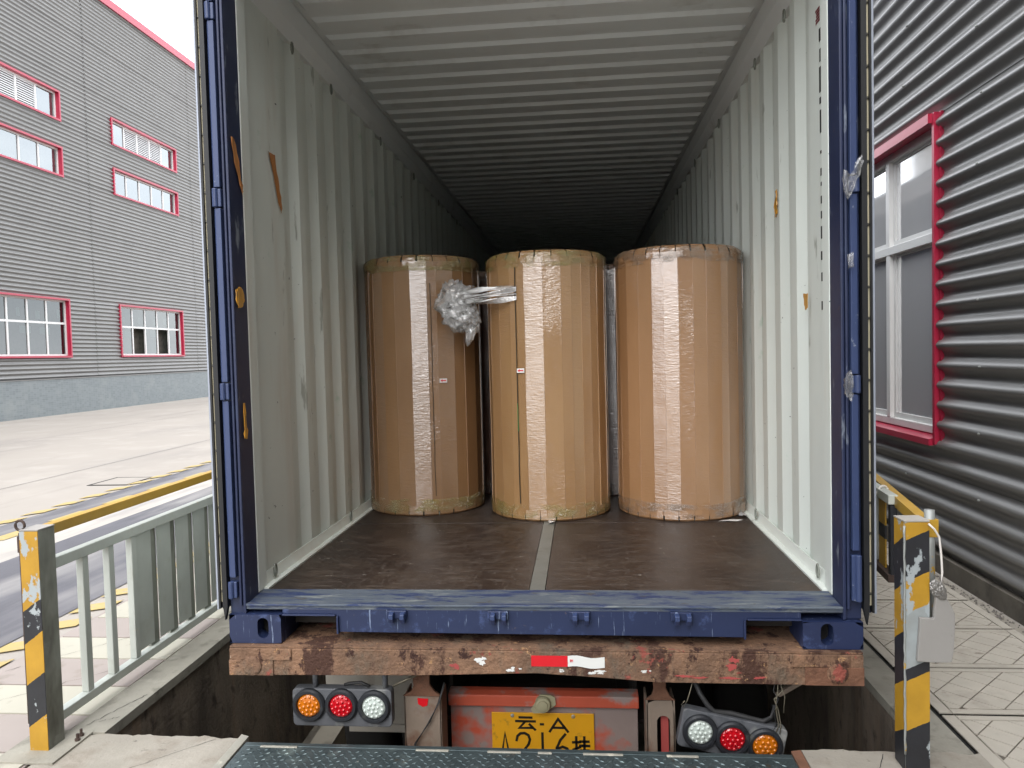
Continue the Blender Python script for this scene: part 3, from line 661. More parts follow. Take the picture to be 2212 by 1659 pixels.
for x in (-.538, -.140, .176, .559):
    m = MB(); m.box(x-.040, x+.040, -.010, .005, .395, .428)
    L = obj('lock_keeper', m, 'sill_front', sill, bevel=.003)
    for d in (-.026, .018):
        m = MB(); m.prism([(-.036, .420), (-.036, .402), (-.022, .382), (-.008, .378), (-.008, .425)], x+d, x+d+.018, 'x'); obj('keeper_hook', m, 'hinge_blue', L, bevel=.003)
def plate_hole(m, x0, x1, z0, z1, cx, cz, rx, rz, y0, y1, n=28):
    """front plate with an oval hole and its tube"""
    O = []; I = []
    for k in range(n):
        a = 2*PI*k/n; c, s_ = math.cos(a), math.sin(a)
        I.append((cx+rx*c, cz+(rz-rx)*(1 if s_ > 0 else -1)*(abs(s_) > .02)+rx*s_))
        t = 1/max(abs(c)/((x1-cx) if c > 0 else (cx-x0)), abs(s_)/((z1-cz) if s_ > 0 else (cz-z0)), 1e-6) if True else 0
        O.append((cx+c*t, cz+s_*t))
    v = [(a, y0, b) for a, b in O]+[(a, y0, b) for a, b in I]+[(a, y1, b) for a, b in I]
    m.add(v, [(k, (k+1) % n, n+(k+1) % n, n+k) for k in range(n)]+[(n+k, n+(k+1) % n, 2*n+(k+1) % n, 2*n+k) for k in range(n)])
for s in (-1, 1):
    x0, x1 = (-1.219, -1.006) if s < 0 else (1.003, 1.219); z0, z1 = .294, (.409 if s < 0 else .396); hx = -1.080 if s < 0 else 1.090
    m = MB(); plate_hole(m, x0, x1, z0, z1, hx, (z0+z1)/2+.004, .023, .041, -.012, .05)
    m.quad((x0, -.012, z0), (x0, -.012, z1), (x0, .17, z1), (x0, .17, z0)); m.quad((x1, -.012, z0), (x1, -.012, z1), (x1, .17, z1), (x1, .17, z0))
    m.quad((x0, -.012, z1), (x1, -.012, z1), (x1, .17, z1), (x0, .17, z1)); m.quad((x0, -.012, z0), (x1, -.012, z0), (x1, .17, z0), (x0, .17, z0))
    cst = obj('corner_casting', m, 'sill_front', CT, norm=False)
    obj('casting_core', MB().box(x0+.01, x1-.01, .052, .16, z0+.01, z1-.01), 'gap_black', cst)
# lashing rings
def ring(x, y, z, r=.018, up_=True):
    pts = [(x, y+r*.75*math.cos(a), z+r*1.5*math.sin(a)) for a in [2*PI*k/12 for k in range(12)]]
    return MB().tube(pts, .0045, 6, True)
for s in (-1, 1):
    for y in (.74, 1.31, 2.35, 3.4, 4.5, 5.6): obj('lashing_ring', ring(s*1.160, y, 2.93), 'lash_ring', CT, smooth=True)
    for y in (.29, 1.37, 2.45, 3.5): obj('lashing_ring', ring(s*1.150, y, FZ+.045), 'lash_ring', CT, smooth=True)
# stencil strokes and scuffs on the right inner wall
for (a, b) in ((2.68, 2.63), (2.60, 2.55), (2.53, 2.43), (2.41, 2.385), (2.36, 2.27), (2.20, 2.188), (2.13, 2.10), (2.075, 2.06), (2.02, 1.99), (1.96, 1.93), (1.90, 1.85), (1.80, 1.765), (1.715, 1.68), (1.60, 1.565)):
    obj('stencil_mark', MB().box(1.1742, 1.1752, .255+random.uniform(0, .008), .288+random.uniform(0, .008), b, a), 'mark_black', CT)
for k in range(5): obj('stencil_mark', MB().box(1.1742, 1.1752, .285, .33+random.uniform(-.01, .03), 2.76-.012*k, 2.768-.012*k), 'mark_red', CT)

# ------------------------------------------------------------------ paper rolls
def roll(label, cx, cy, R, H, n, mat, rot0, yellow, group=None):
    r = thing('paper_roll', label, 'roll', (cx, cy, FZ), group)
    # uneven panel widths
    ws = [random.uniform(.7, 1.3) for _ in range(n)]; t = sum(ws); a = rot0
    core = MB(); core.lathe([(0, .0), (R-.014, .0), (R-.014, H-.045), (R-.05, H-.012), (0, H-.012)], (cx, cy, FZ), 'z', 40); obj('core', core, 'seam_dark', r)
    for w in ws:
        b = a+2*PI*w/t; ra = R+random.uniform(-.0035, .001); rb = R+random.uniform(-.0035, .001)
        e = .004
        P = [(cx+ra*math.cos(a-e), cy+ra*math.sin(a-e)), (cx+rb*math.cos(b+e), cy+rb*math.sin(b+e)), (cx+(rb-.01)*math.cos(b+e), cy+(rb-.01)*math.sin(b+e)), (cx+(ra-.01)*math.cos(a-e), cy+(ra-.01)*math.sin(a-e))]
        # bow the long panel a little: three rows
        m = MB(); zs = [FZ+.03, FZ+H*.35, FZ+H*.7, FZ+H-.045]; v = []
        for q, z in enumerate(zs):
            dr = random.uniform(-.002, .002)
            for j, (x, y) in enumerate(P): v.append((x+dr*math.cos(a), y+dr*math.sin(a), z))
        f = [(0, 1, 2, 3), (12, 15, 14, 13)]
        for q in range(3):
            for j in range(4): f.append((q*4+j, q*4+(j+1) % 4, q*4+4+(j+1) % 4, q*4+4+j))
        m.add(v, f); obj('cardboard_panel', m, mat, r); a = b
    nf = n-2
    for top in (1, 0):
        for k in range(nf):
            a0 = 2*PI*(k+.025)/nf+.07+random.uniform(-.006, .006); a1 = 2*PI*(k+.935)/nf+.07+random.uniform(-.01, .012); m = MB(); v = []
            pr = [(R+.0015, H-.075), (R+.001, H-.042), (R-.007, H-.020), (R-.022, H-.006), (R-.05, H), (R-.10, H-.002)] if top else [(R+.0015, .065), (R+.002, .012), (R-.006, .002), (R-.03, 0.001)]
            for ang in (a0, (a0+a1)/2, a1):
                for q, (rr, h) in enumerate(pr): jit = random.uniform(-.0012, .0012); v.append((cx+(rr+jit)*math.cos(ang), cy+(rr+jit)*math.sin(ang), FZ+h+(jit if top else abs(jit))))
            c = len(pr); m.add(v, [(i*c+j, (i+1)*c+j, (i+1)*c+j+1, i*c+j+1) for i in range(2) for j in range(c-1)])
            obj('top_flap' if top else 'bottom_flap', m, mat, r)
    m = MB(); m.lathe([(0, H-.004), (R-.07, H-.004), (R-.09, H-.006)], (cx, cy, FZ), 'z', 40); obj('top_disc', m, mat, r)
    # film wound round both rims
    fm = 'film_yellow' if yellow else 'film_rim'
    for h0, h1, nm in ((.004, .10, 'film_band'), (H-.10, H-.012, 'film_band')):
        m = MB(); v = []; N = 90; rows_ = 5
        for q in range(rows_+1):
            for k in range(N):
                an = 2*PI*k/N; wob = .002*noise.noise(Vector((math.cos(an)*9, math.sin(an)*9, q*1.7+cx*5)))
                hh = h0+(h1-h0)*q/rows_+(.012*noise.noise(Vector((math.cos(an)*3, math.sin(an)*3, q+cx))) if q in (0, rows_) and h0+h1 < H+.5 and not (q == 0 and h0 < .01) else 0)
                rr = R+.005+wob-(.012 if (q == 0 and h0 < .01) or (q == rows_ and h1 > H-.05) else 0); v.append((cx+rr*math.cos(an), cy+rr*math.sin(an), FZ+max(.002, hh)))
        m.add(v, [(q*N+k, q*N+(k+1) % N, (q+1)*N+(k+1) % N, (q+1)*N+k) for q in range(rows_) for k in range(N)]); obj(nm, m, fm, r, smooth=True, norm=False)
    return r
R1 = roll('dull brown film-wrapped roll on the left with clear film wad on it', -.803, 1.915, .366, 1.575, 27, 'cardboard_dull', .3, True)
R2 = roll('tan cardboard roll in the middle of the front row with a dark seam', .000, 1.752, .363, 1.555, 27, 'cardboard_warm', .9, True)
R3 = roll('widest cardboard roll on the right, against the right container wall', .792, 1.748, .376, 1.552, 30, 'cardboard_tan', .5, False)
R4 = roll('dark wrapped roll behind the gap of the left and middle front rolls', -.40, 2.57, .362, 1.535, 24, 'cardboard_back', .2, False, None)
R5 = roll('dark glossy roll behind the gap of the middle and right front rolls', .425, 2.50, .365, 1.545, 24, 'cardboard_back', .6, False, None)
# seams and arrow stickers
def on_roll(cx, cy, R, ang): return Vector((cx+R*math.cos(ang), cy+R*math.sin(ang), 0)), Vector((math.cos(ang), math.sin(ang), 0)), Vector((-math.sin(ang), math.cos(ang), 0))
def wall_strip(name, parent, cx, cy, R, ang, w, z0, z1, mat, n=24, wob=.003):
    m = MB(); v = []
    for i in range(n+1):
        z = z0+(z1-z0)*i/n; a = ang+wob*noise.noise(Vector((z*6, cx, 0)))/R
        for d in (-w/2, w/2):
            p, nn, tt = on_roll(cx, cy, R, a); q = p+tt*d; v.append((q.x, q.y, z))
    m.add(v, [(2*i, 2*i+1, 2*i+3, 2*i+2) for i in range(n)]); return obj(name, m, mat, parent, norm=False)
wall_strip('seam', R2, .0, 1.752, .3655, math.radians(-90-26.5), .006, FZ+.10, FZ+1.46, 'seam_dark')
wall_strip('seam_thread', R2, .0, 1.752, .3662, math.radians(-90-26.5), .004, FZ+.52, FZ+.68, 'seam_green', 8)
wall_strip('seam', R1, -.803, 1.915, .3685, math.radians(-90+19), .004, FZ+.12, FZ+1.40, 'seam_dark')
def sticker(label, cx, cy, R, ang, z):
    p, nn, tt = on_roll(cx, cy, R+.006, math.radians(ang)); t = thing('arrow_sticker', label, 'sticker', (p.x, p.y, z))
    def Q(pts, off, nm, mat):
        m = MB(); c = p+nn*off; v = [c+tt*u+Vector((0, 0, z+w)) for u, w in pts]; b = [q-nn*.001 for q in v]; k = len(v)
        m.add(v+b, [tuple(range(k)), tuple(range(2*k-1, k-1, -1))]+[(i, i+k, (i+1) % k+k, (i+1) % k) for i in range(k)]); return obj(nm, m, mat, t)
    Q([(-.0235, -.0125), (.0235, -.0125), (.0235, .0125), (-.0235, .0125)], 0, 'label_sheet', 'sticker_white')
    Q([(-.019, 0), (-.004, -.0092), (-.006, -.0032), (.018, -.0032), (.018, .0032), (-.006, .0032), (-.004, .0092)], .0012, 'arrow', 'arrow_red')
sticker('small white sticker with red arrow on the left roll', -.803, 1.915, .366, -90+29, FZ+.815)
sticker('small white sticker with red arrow on the middle roll', .0, 1.752, .363, -90-22.5, FZ+.868)
# crumpled film wad and stretched strands
def crumple(name, c, r, seed, sub=4, a=.30, b=.26, lean=0.0):
    bm = bmesh.new(); bmesh.ops.create_icosphere(bm, subdivisions=sub, radius=1)
    for v in bm.verts:
        p = v.co.copy(); o = Vector((seed, seed*1.7, seed*.6))
        k = 1+a*noise.noise(p*1.8+o)-b*abs(noise.noise(p*4.0+o))*1.6-.22*abs(noise.noise(p*8.5+o))
        q = Vector((p.x*r[0], p.y*r[1], p.z*r[2]))*k
        q += Vector((noise.noise(p*6+o), noise.noise(p*6+o*2), noise.noise(p*6+o*3)))*min(r)*.35
        q.x += -q.z*lean; v.co = q+Vector(c)
    me = bpy.data.meshes.new(name); bm.to_mesh(me); bm.free(); me.materials.append(MATS['film_clear'])
    for p in me.polygons: p.use_smooth = True
    return me
wad = thing('film_wad', 'crumpled wad of clear plastic film on the left roll', 'plastic film', (-.505, 1.50, 1.6))
obj('wad', None, None, wad, mesh=crumple('wad', (-.512, 1.495, 1.745), (.124, .05, .122), 3.1))
obj('wad', None, None, wad, mesh=crumple('wad', (-.498, 1.480, 1.650), (.122, .05, .105), 7.7, lean=.25))
obj('wad', None, None, wad, mesh=crumple('wad', (-.505, 1.490, 1.705), (.095, .036, .13), 1.3))
obj('wad_tail', None, None, wad, mesh=crumple('wad_tail', (-.432, 1.485, 1.545), (.030, .020, .075), 5.2, 3, lean=-.35))
for k in range(11):
    m = MB(); v = []; zz0 = 1.745+.0075*(k-5)*.9+random.uniform(-.006, .006); zz1 = 1.775+.0085*(k-5)+random.uniform(-.004, .004); n = 14; ph = random.uniform(0, 6)
    for i in range(n+1):
        t = i/n; c = Vector((-.50+(.345)*t, 1.475-.055*t+.006*math.sin(t*5+k), zz0+(zz1-zz0)*t+.004*math.sin(t*7+ph))); w = (.013 if k % 3 == 0 else .004)*(.8+.4*math.sin(t*6+k)**2); tw = ph+t*2.4
        d = Vector((0, math.sin(tw)*w, math.cos(tw)*w)); v += [c-d, c+d]
    m.add(v, [(2*i, 2*i+2, 2*i+3, 2*i+1) for i in range(n)]); obj('film_strand', m, 'film_strand', wad, norm=False)

# ================================================================== TRAILER
TR = thing('container_trailer', 'rusty rear end of a container trailer standing in the truck well', 'trailer', (0, 0, -1.08))
m = MB()
topz = .284; bot = [(-1.21, .176), (-.80, .180), (-.458, .184), (-.20, .193), (.01, .199), (.25, .186), (.46, .171), (.8, .170), (1.21, .169)]
m.prism(bot+[(1.21, topz), (-1.21, topz)], -.040, -.020, 'y'); beam = obj('rear_beam', m, 'rust_beam', TR, bevel=.003)
m = MB(); m.box(-1.209, 1.209, -.036, .42, .286, .2915); obj('beam_flange', m, 'rust_beam', beam)
m = MB(); m.box(-1.2, 1.2, -.019, .10, .184, .192); m2 = m; obj('beam_web', MB().box(-1.19, 1.19, .10, .115, .17, .285), 'chassis_dark', beam)
for s in (-1, 1):
    X = lambda a, b: (min(s*a, s*b), max(s*a, s*b))
    obj('corner_plate', MB().box(*X(.955, 1.16), -.047, -.0405, .240, .286), 'rust_beam', beam, bevel=.002)
    obj('end_block', MB().box(*X(1.03 if s < 0 else 1.0, 1.2105), -.046, -.0405, .178 if s < 0 else .171, .2385), 'rust_dark' if s > 0 else 'rust_beam', beam, bevel=.002)
    obj('lamp_disc', MB().lathe([(.038, .0), (.038, -.004), (.031, -.006), (.0, -.008)], (s*1.115, -.0465, .218), 'y', 24), 'rust_beam', beam)
tp = thing('reflective_tape', 'red and white reflective tape strip on the rusty beam', 'tape', (.128, -.043, .248))
m = MB(); m.box(-.011, .1275, -.0425, -.0412, .228, .2695); obj('red_half', m, 'tape_red', tp)
m = MB(); v = [(.128+.139*i/8, -.0425-.0004*math.sin(i), z+(.004*math.sin(i*.9)-.0012*i*.6)*(1 if q else .9)) for i in range(9) for q, z in ((0, .2285), (1, .270))]
m.add(v, [(2*i, 2*i+2, 2*i+3, 2*i+1) for i in range(8)]); wh = obj('white_half', m, 'tape_white', tp, norm=False)
def strokes(name, S, w, ox, oz, sx, sz, y, mat, parent, dep=.0012):
    """flat lettering: polylines in unit space drawn as ribbons on the plane y"""
    for L in S:
        P = [Vector((ox+a*sx, 0, oz+b*sz)) for a, b in L]; m = MB(); v = []
        for i, p in enumerate(P):
            d0 = (P[i]-P[i-1]).normalized() if i else (P[1]-P[0]).normalized(); d1 = (P[i+1]-P[i]).normalized() if i < len(P)-1 else d0
            d = (d0+d1); d = d.normalized() if d.length > 1e-6 else d1
            nn = Vector((-d.z, 0, d.x)); k = 1/max(.5, d.dot(d1)); e = (d0*-w*.5 if i == 0 else d1*w*.5 if i == len(P)-1 else Vector())
            v += [p+e-nn*w*.5*k, p+e+nn*w*.5*k]
        f = [q+Vector((0, y, 0)) for q in v]; b = [q+Vector((0, y+dep, 0)) for q in v]; n = len(v)
        m.add(f+b, [(2*i, 2*i+1, 2*i+3, 2*i+2) for i in range(len(P)-1)]+[(2*i, 2*i+2, n+2*i+2, n+2*i) for i in range(len(P)-1)]+[(2*i+1, n+2*i+1, n+2*i+3, 2*i+3) for i in range(len(P)-1)])
        obj(name, m, mat, parent)
def arc(cx, cy, rx, ry, a0, a1, n=14): return [(cx+rx*math.cos(math.radians(a0+(a1-a0)*i/n)), cy+ry*math.sin(math.radians(a0+(a1-a0)*i/n))) for i in range(n+1)]
strokes('tape_letter', [arc(.25, .72, .22, .25, 140, -80, 8)+arc(.25, .25, .25, .25, 80, -140, 8), [(.62, 0), (.62, 1), (.95, .35), (1.28, 1), (1.28, 0)]], .0022, .136, .2475, .0085, .0085, -.0440, 'tape_red', wh)
# worn scraps of older tape on the beam
for k, (x, z, w, h, mt) in enumerate(((-.192, .248, .062, .034, 'tape_white'), (-.075, .214, .06, .022, 'tape_white'), (.10, .212, .03, .016, 'tape_white'), (.225, .207, .08, .016, 'tape_white'), (.42, .212, .05, .012, 'tape_white'), (.74, .247, .07, .045, 'slot_red'), (.79, .192, .16, .016, 'slot_red'), (.59, .195, .10, .014, 'slot_red'), (-.31, .225, .05, .02, 'slot_red'))):
    for piece in range(4):
        n = 22; P = []; ox = x+random.uniform(-.4, .4)*w; oz = z+random.uniform(-.35, .35)*h; ww_ = w*random.uniform(.12, .38); hh_ = h*random.uniform(.2, .5)
        for i in range(n):
            a = 2*PI*i/n; q = random.uniform(.35, 1); P.append((ox+ww_*math.cos(a)*q, oz+hh_*math.sin(a)*q))
        obj('paint_scrap', MB().prism(P, -.0412-.0001*piece, -.0406, 'y'), mt, beam)
# chassis rails, brackets and uprights
for s in (-1, 1):
    X = lambda a, b: (min(s*a, s*b), max(s*a, s*b))
    m = MB(); m.box(*X(.40, .415), .42, 12, -.20, .27); m.box(*X(.34, .48), .42, 12, .27, .285); m.box(*X(.34, .48), .42, 12, -.215, -.20); obj('chassis_rail', m, 'chassis_dark', TR)
    xa, xb = (-.545, -.395) if s < 0 else (.432, .540)
    c = (xa+xb)/2; h = (xb-xa)/2
    G = [(c-h*1.15, .20)]+[(c-h*.42-h*.62*(1-math.sin(t)), .195-.115*(1-math.cos(t))) for t in [PI/2*k/6 for k in range(7)]]
    G = [(c-h*1.25, .205), (c-h*1.15, .165), (c-h*.75, .145), (c-h*.52, .115), (c-h*.48, .08), (c-h*.62, .055), (c-h*1.1, .036), (c+h*1.1, .036), (c+h*.70, .055), (c+h*.42, .085), (c+h*.42, .12), (c+h*.62, .15), (c+h*1.05, .165), (c+h*1.15, .205)]
    obj('gusset', MB().prism(G, .10, .116, 'y'), 'rust_dark', TR, bevel=.003)
    # the plate upright with a slot
    m = MB(); z0, z1 = -.42, .036; sx = c+(h*.25 if s < 0 else h*.20)
    if s > 0: plate_hole(m, xa, xb, z0, z1, sx, -.11, .026, .085, .10, .125)
    else: m.box(xa, xb, .10, .112, z0, z1)
    m.box(xa-.002, xa+.004, .10, .22, z0, z1); m.box(xb-.004, xb+.002, .10, .22, z0, z1); U = obj('upright', m, 'trailer_grey', TR)
    if s > 0: obj('slot_patch', MB().box(sx-.008, sx+.022, .127, .131, -.19, -.03), 'slot_red', U)
    if s < 0: obj('tape_scrap', MB().prism([(c-.02, .03), (c+.025, .028), (c+.02, .0), (c+.002, -.006), (c-.018, .006)] if s < 0 else [(c+.0, .03), (c+.016, .03), (c+.018, .0), (c+.022, -.035), (c+.005, -.03)], .0975, .0992, 'y'), 'tape_red', U)
# number plate panel
m = MB(); m.box(-.392, .410, .300, .312, -.50, -.085); PN = obj('plate_panel', m, 'trailer_panel', TR, bevel=.003)
m = MB(); m.prism([(.300, -.085), (.262, -.078), (.262, -.030), (.300, -.022), (.330, -.022), (.330, -.085)], -.395, .413, 'x'); obj('panel_flange', m, 'trailer_red', PN, bevel=.004)
pl = obj('number_plate', MB().box(-.213, .225, .288, .294, -.336, -.116), 'plate_yellow', TR, bevel=.002)
def PU(x, y): return ((x-100)/670., 1-(y-1163)/335.)
def S(*p): return [PU(*q) for q in p]
chars = [S((285, 1194), (362, 1194)), S((262, 1219), (384, 1219)), S((320, 1222), (282, 1264), (366, 1262)), S((350, 1240), (384, 1273)), S((424, 1237), (437, 1237)),
         S((482, 1282), (536, 1200), (598, 1282)), S((508, 1258), (574, 1258))]
strokes('character', chars, .0100, -.213, -.336, .438, .22, .2868, 'plate_black', pl)
big = [S((160, 1462), (186, 1300), (214, 1462)), S((170, 1410), (206, 1410)),
       [PU(x, y) for x, y in [(262, 1345), (268, 1318), (288, 1300), (316, 1298), (340, 1312), (350, 1340), (340, 1372), (310, 1410), (262, 1460), (358, 1460)]],
       S((432, 1298), (432, 1462)), [PU(x, y) for x, y in [(580, 1302), (548, 1340), (525, 1390), (518, 1425), (530, 1452), (560, 1463), (590, 1452), (603, 1425), (592, 1395), (562, 1383), (530, 1398)]],
       S((652, 1318), (652, 1446), (640, 1440)), S((632, 1352), (674, 1350)), S((634, 1400), (674, 1384)), S((680, 1346), (730, 1346)), S((676, 1374), (734, 1374)), S((682, 1406), (728, 1406)), S((674, 1442), (736, 1442)), S((704, 1318), (704, 1374)), S((704, 1390), (704, 1442))]
strokes('character', big, .0108, -.213, -.336, .438, .22, .2868, 'plate_black', pl)
for x in (-.123, .137): obj('bolt', MB().lathe([(.008, .0), (.008, -.003), (.004, -.006), (0, -.006)], (x, .288, -.128), 'y', 10), 'galv', pl)
m = MB(); m.lathe([(.034, .0), (.034, -.02), (.030, -.028), (.022, -.030), (.020, -.036), (0, -.038)], (.012, .262, -.058), 'y', 22); sk = obj('socket', m, 'socket_beige', TR, smooth=False)
m = MB(); m.prism([(-.040, -.085), (-.03, -.10), (.02, -.098), (.066, -.062), (.062, -.03), (.045, -.022), (.0, -.02)], .252, .260, 'y'); obj('socket_flange', m, 'socket_beige', sk)
# lamp clusters
def lamp_cluster(name_, parent, cx, cy, cz, w, h, order, xs, rot, hang):
    M = Matrix.Translation((cx, cy, cz)) @ Matrix.Rotation(rot, 4, 'Y')
    def put(mb): mb.v = [tuple(M @ Vector(p)) for p in mb.v]; return mb
    m = MB(); r = .018; P = []
    for sx, sz, a0 in ((1, 1, 0), (-1, 1, 90), (-1, -1, 180), (1, -1, 270)):
        for k in range(5): a = math.radians(a0+90*k/4); P.append((sx*(w/2-r)+r*math.cos(a), sz*(h/2-r)+r*math.sin(a)))
    m.prism(P, 0, .045, 'y'); C_ = obj(name_, put(m), 'lamp_housing', parent, bevel=.004)
    for x, col in zip(xs, order):
        m = MB(); m.lathe([(.066, .002), (.066, -.012), (.060, -.020), (.050, -.020), (.047, -.010), (.047, .0)], (x[0], 0, x[1]), 'y', 36); L = obj('lamp', put(m), 'lamp_ring', C_, smooth=False)
        m = MB(); m.lathe([(.0475, -.006), (.044, -.013), (.032, -.0165), (.0, -.018)], (x[0], 0, x[1]), 'y', 28); obj('lens', put(m), 'lens_'+col, L, smooth=True)
        m = MB()
        for rr, nn in ((0, 1), (.0185, 6), (.036, 12)):
            for k in range(nn):
                a = 2*PI*k/max(nn, 1)+rr*9; px, pz = x[0]+rr*math.cos(a), x[1]+rr*math.sin(a); b = -.0172+rr*rr*3.2
                m.lathe([(.0072, b), (.0060, b-.0035), (.0032, b-.0055), (0, b-.006)], (px, 0, pz), 'y', 10)
        o = obj('lens_bumps', put(m), 'lens_'+col, L, smooth=True); o['kind'] = 'stuff'
    return C_
lamp_cluster('lamp_cluster', TR, -.773, .0, .032, .404, .152, ('amber', 'red', 'clear'), ((-.132, .012), (0, .013), (.132, .009)), 0, True)
LR = lamp_cluster('lamp_cluster', TR, .742, .0, -.056, .395, .150, ('clear', 'red', 'amber'), ((-.122, .0), (.0, .0), (.122, .0)), math.radians(11.5), False)
for x in (-.885, -.60): obj('hanger', MB().tube([(x, .02, .11), (x, .02, .19)], .011, 10), 'lamp_housing', TR, smooth=True)
obj('hanger_bar', MB().box(-.98, -.36, .06, .10, .165, .178), 'chassis_dark', TR)
m = MB(); m.tube([(-.665, .02, .112), (-.70, .025, .125), (-.75, .03, .118), (-.77, .03, .112)], .006, 6); obj('cable', m, 'wire_dark', TR, smooth=True)
obj('cable', MB().tube([(-.57, .03, .11), (-.52, .03, .135), (-.46, .06, .15)], .005, 6), 'wire_bare', TR, smooth=True)
obj('cable', MB().tube([(-.375, .09, .10), (-.40, .085, .02), (-.44, .085, -.06), (-.50, .085, -.15), (-.53, .085, -.30)], .0045, 6), 'wire_dark', TR, smooth=True)
# tangled wires that carry the loose right cluster
obj('cable', MB().tube([(.60, .06, .17), (.63, .03, .10), (.655, .02, .06), (.68, .02, .035), (.74, .02, .03), (.80, .02, .015), (.86, .02, .0), (.895, .02, .015), (.905, .03, .06)], .010, 7), 'wire_dark', TR, smooth=True)
for k in range(3):
    dx = .008*k; obj('wire', MB().tube([(.905+dx, .0, .172), (.895+dx*2, -.005, .13), (.912-dx, -.008, .10), (.895+dx, -.008, .06), (.905+dx, -.006, .0), (.885+dx*2, -.004, -.035)], .0022, 5), 'wire_bare' if k else 'wire_dark', TR, smooth=True)
obj('wire', MB().tube([(.60, .0, .165), (.585, -.01, .12), (.575, -.012, .09), (.56, -.012, .065), (.553, -.012, .075), (.566, -.012, .09)], .002, 5), 'wire_bare', TR, smooth=True)
obj('wire', MB().tube([(.955, .0, .17), (.925, -.01, .14), (.935, -.01, .11), (.93, -.01, .05)], .002, 5), 'wire_bare', TR, smooth=True)
obj('loose_bar', MB().prism([(.93, .068), (.945, .058), (1.10, .150), (1.09, .163)], .10, .115, 'y'), 'trailer_grey', TR)
# mudguard, axle, wheels
for s in (-1, 1):
    X = lambda a, b: (min(s*a, s*b), max(s*a, s*b))
    obj('mudguard', MB().box(*X(.58, 1.10), .72, .735, -.40, -.02) if s < 0 else MB().box(*X(.66, 1.0), 1.4, 1.415, -.62, -.10), 'mud_pale' if s < 0 else 'chassis_dark', TR, bevel=.004)
    if s < 0: obj('mudguard_lip', MB().box(-.98, -.52, .70, .72, -.43, -.40), 'mud_pale', TR)
    for ax in (1.55, 2.85):
        for xo in (.56, .88):
            m = MB(); c = (s*(xo+.13), ax, -.56)
            m.lathe([(.26, -.12), (.46, -.13), (.50, -.09), (.51, 0), (.50, .09), (.46, .13), (.26, .12), (.26, -.12)], c, 'x', 32); w = obj('wheel', m, 'tyre', TR, smooth=True)
            m = MB(); m.lathe([(.26, .06), (.20, .03), (.08, .06), (0, .06)], c, 'x', 20); obj('rim', m, 'trailer_grey', w)
for ax in (1.55, 2.85): obj('axle', MB().tube([(-.95, ax, -.56), (.95, ax, -.56)], .07, 12), 'chassis_dark', TR)

# ================================================================== DOCK LEVELLER
DL = thing('dock_leveller', 'steel checker plate dock leveller at the bottom centre', 'dock plate', (-.09, -1.2, 0))
obj('deck_plate', MB().box(-1.068, .902, -2.58, -.2435, -.012, .003), 'checker_steel', DL)
m = MB(); pit = .034; iy = 0; y = -1.3
while y < -.250:
    x = -1.05+(pit/2 if iy % 2 else 0); ix = 0
    while x < .89:
        a = math.radians(38 if (ix+iy) % 2 else -38)+random.uniform(-.05, .05); c, s_ = math.cos(a), math.sin(a); L_, w_ = .0135, .0042
        q = [(-L_, 0), (0, -w_), (L_, 0), (0, w_)]; v = [(x+c*u-s_*t, y+s_*u+c*t, .0031) for u, t in q]+[(x+c*u*.6-s_*t*.5, y+s_*u*.6+c*t*.5, .0056) for u, t in q]
        m.add(v, [(4, 5, 6, 7), (0, 1, 5, 4), (1, 2, 6, 5), (2, 3, 7, 6), (3, 0, 4, 7)]); x += pit; ix += 1
    y += pit*.62; iy += 1
o = obj('tread_lozenges', m, 'checker_steel', DL, norm=False); o['kind'] = 'stuff'
obj('front_lip', MB().box(-1.068, .902, -.2430, -.2195, -.06, .004), 'checker_steel', DL, bevel=.0015)
for (a, b) in ((-1.0, -.86), (-.42, -.30), (.02, .07), (-.16, -.04), (.18, .32), (.47, .58)): obj('lip_weld', MB().box(a, b, -.254, -.2425, .0, .0065), 'checker_edge', DL, bevel=.002)
obj('side_angle', MB().prism([(-1.106, -2.58), (-1.071, -2.58), (-1.071, -.188), (-1.106, -.176)], -.05, .010, 'z'), 'checker_edge', DL, bevel=.002)
obj('side_angle', MB().prism([(.906, -2.58), (.942, -2.58), (.942, -.185), (.906, -.195)], -.05, .004, 'z'), 'rust_dark', DL, bevel=.002)

# ================================================================== LEFT FENCE
FL = thing('safety_fence', 'grey fence with yellow top rail and hazard striped end post on the left', 'fence', (-1.81, -.27, 0))
PO = obj('post', MB().box(-1.846, -1.774, -.318, -.232, .0, .822), 'post_grey', FL, bevel=.003)
obj('hazard_face', MB().box(-1.8455, -1.7745, -.3205, -.3185, .008, .820), 'hazard_left', PO)
obj('post_cap', MB().box(-1.847, -1.773, -.320, -.231, .8222, .826), 'dusty_concrete', PO)
obj('base_plate', MB().box(-1.93, -1.70, -.40, -.17, .0, .008), 'coping_concrete', FL, bevel=.001)
for x, y in ((-1.725, -.21), (-1.715, -.245)):
    m = MB(); m.lathe([(.010, .008), (.010, .016), (.005, .016), (.005, .034), (0, .034)], (x, y, 0), 'z', 8); obj('anchor_bolt', m, 'rust_steel', FL)
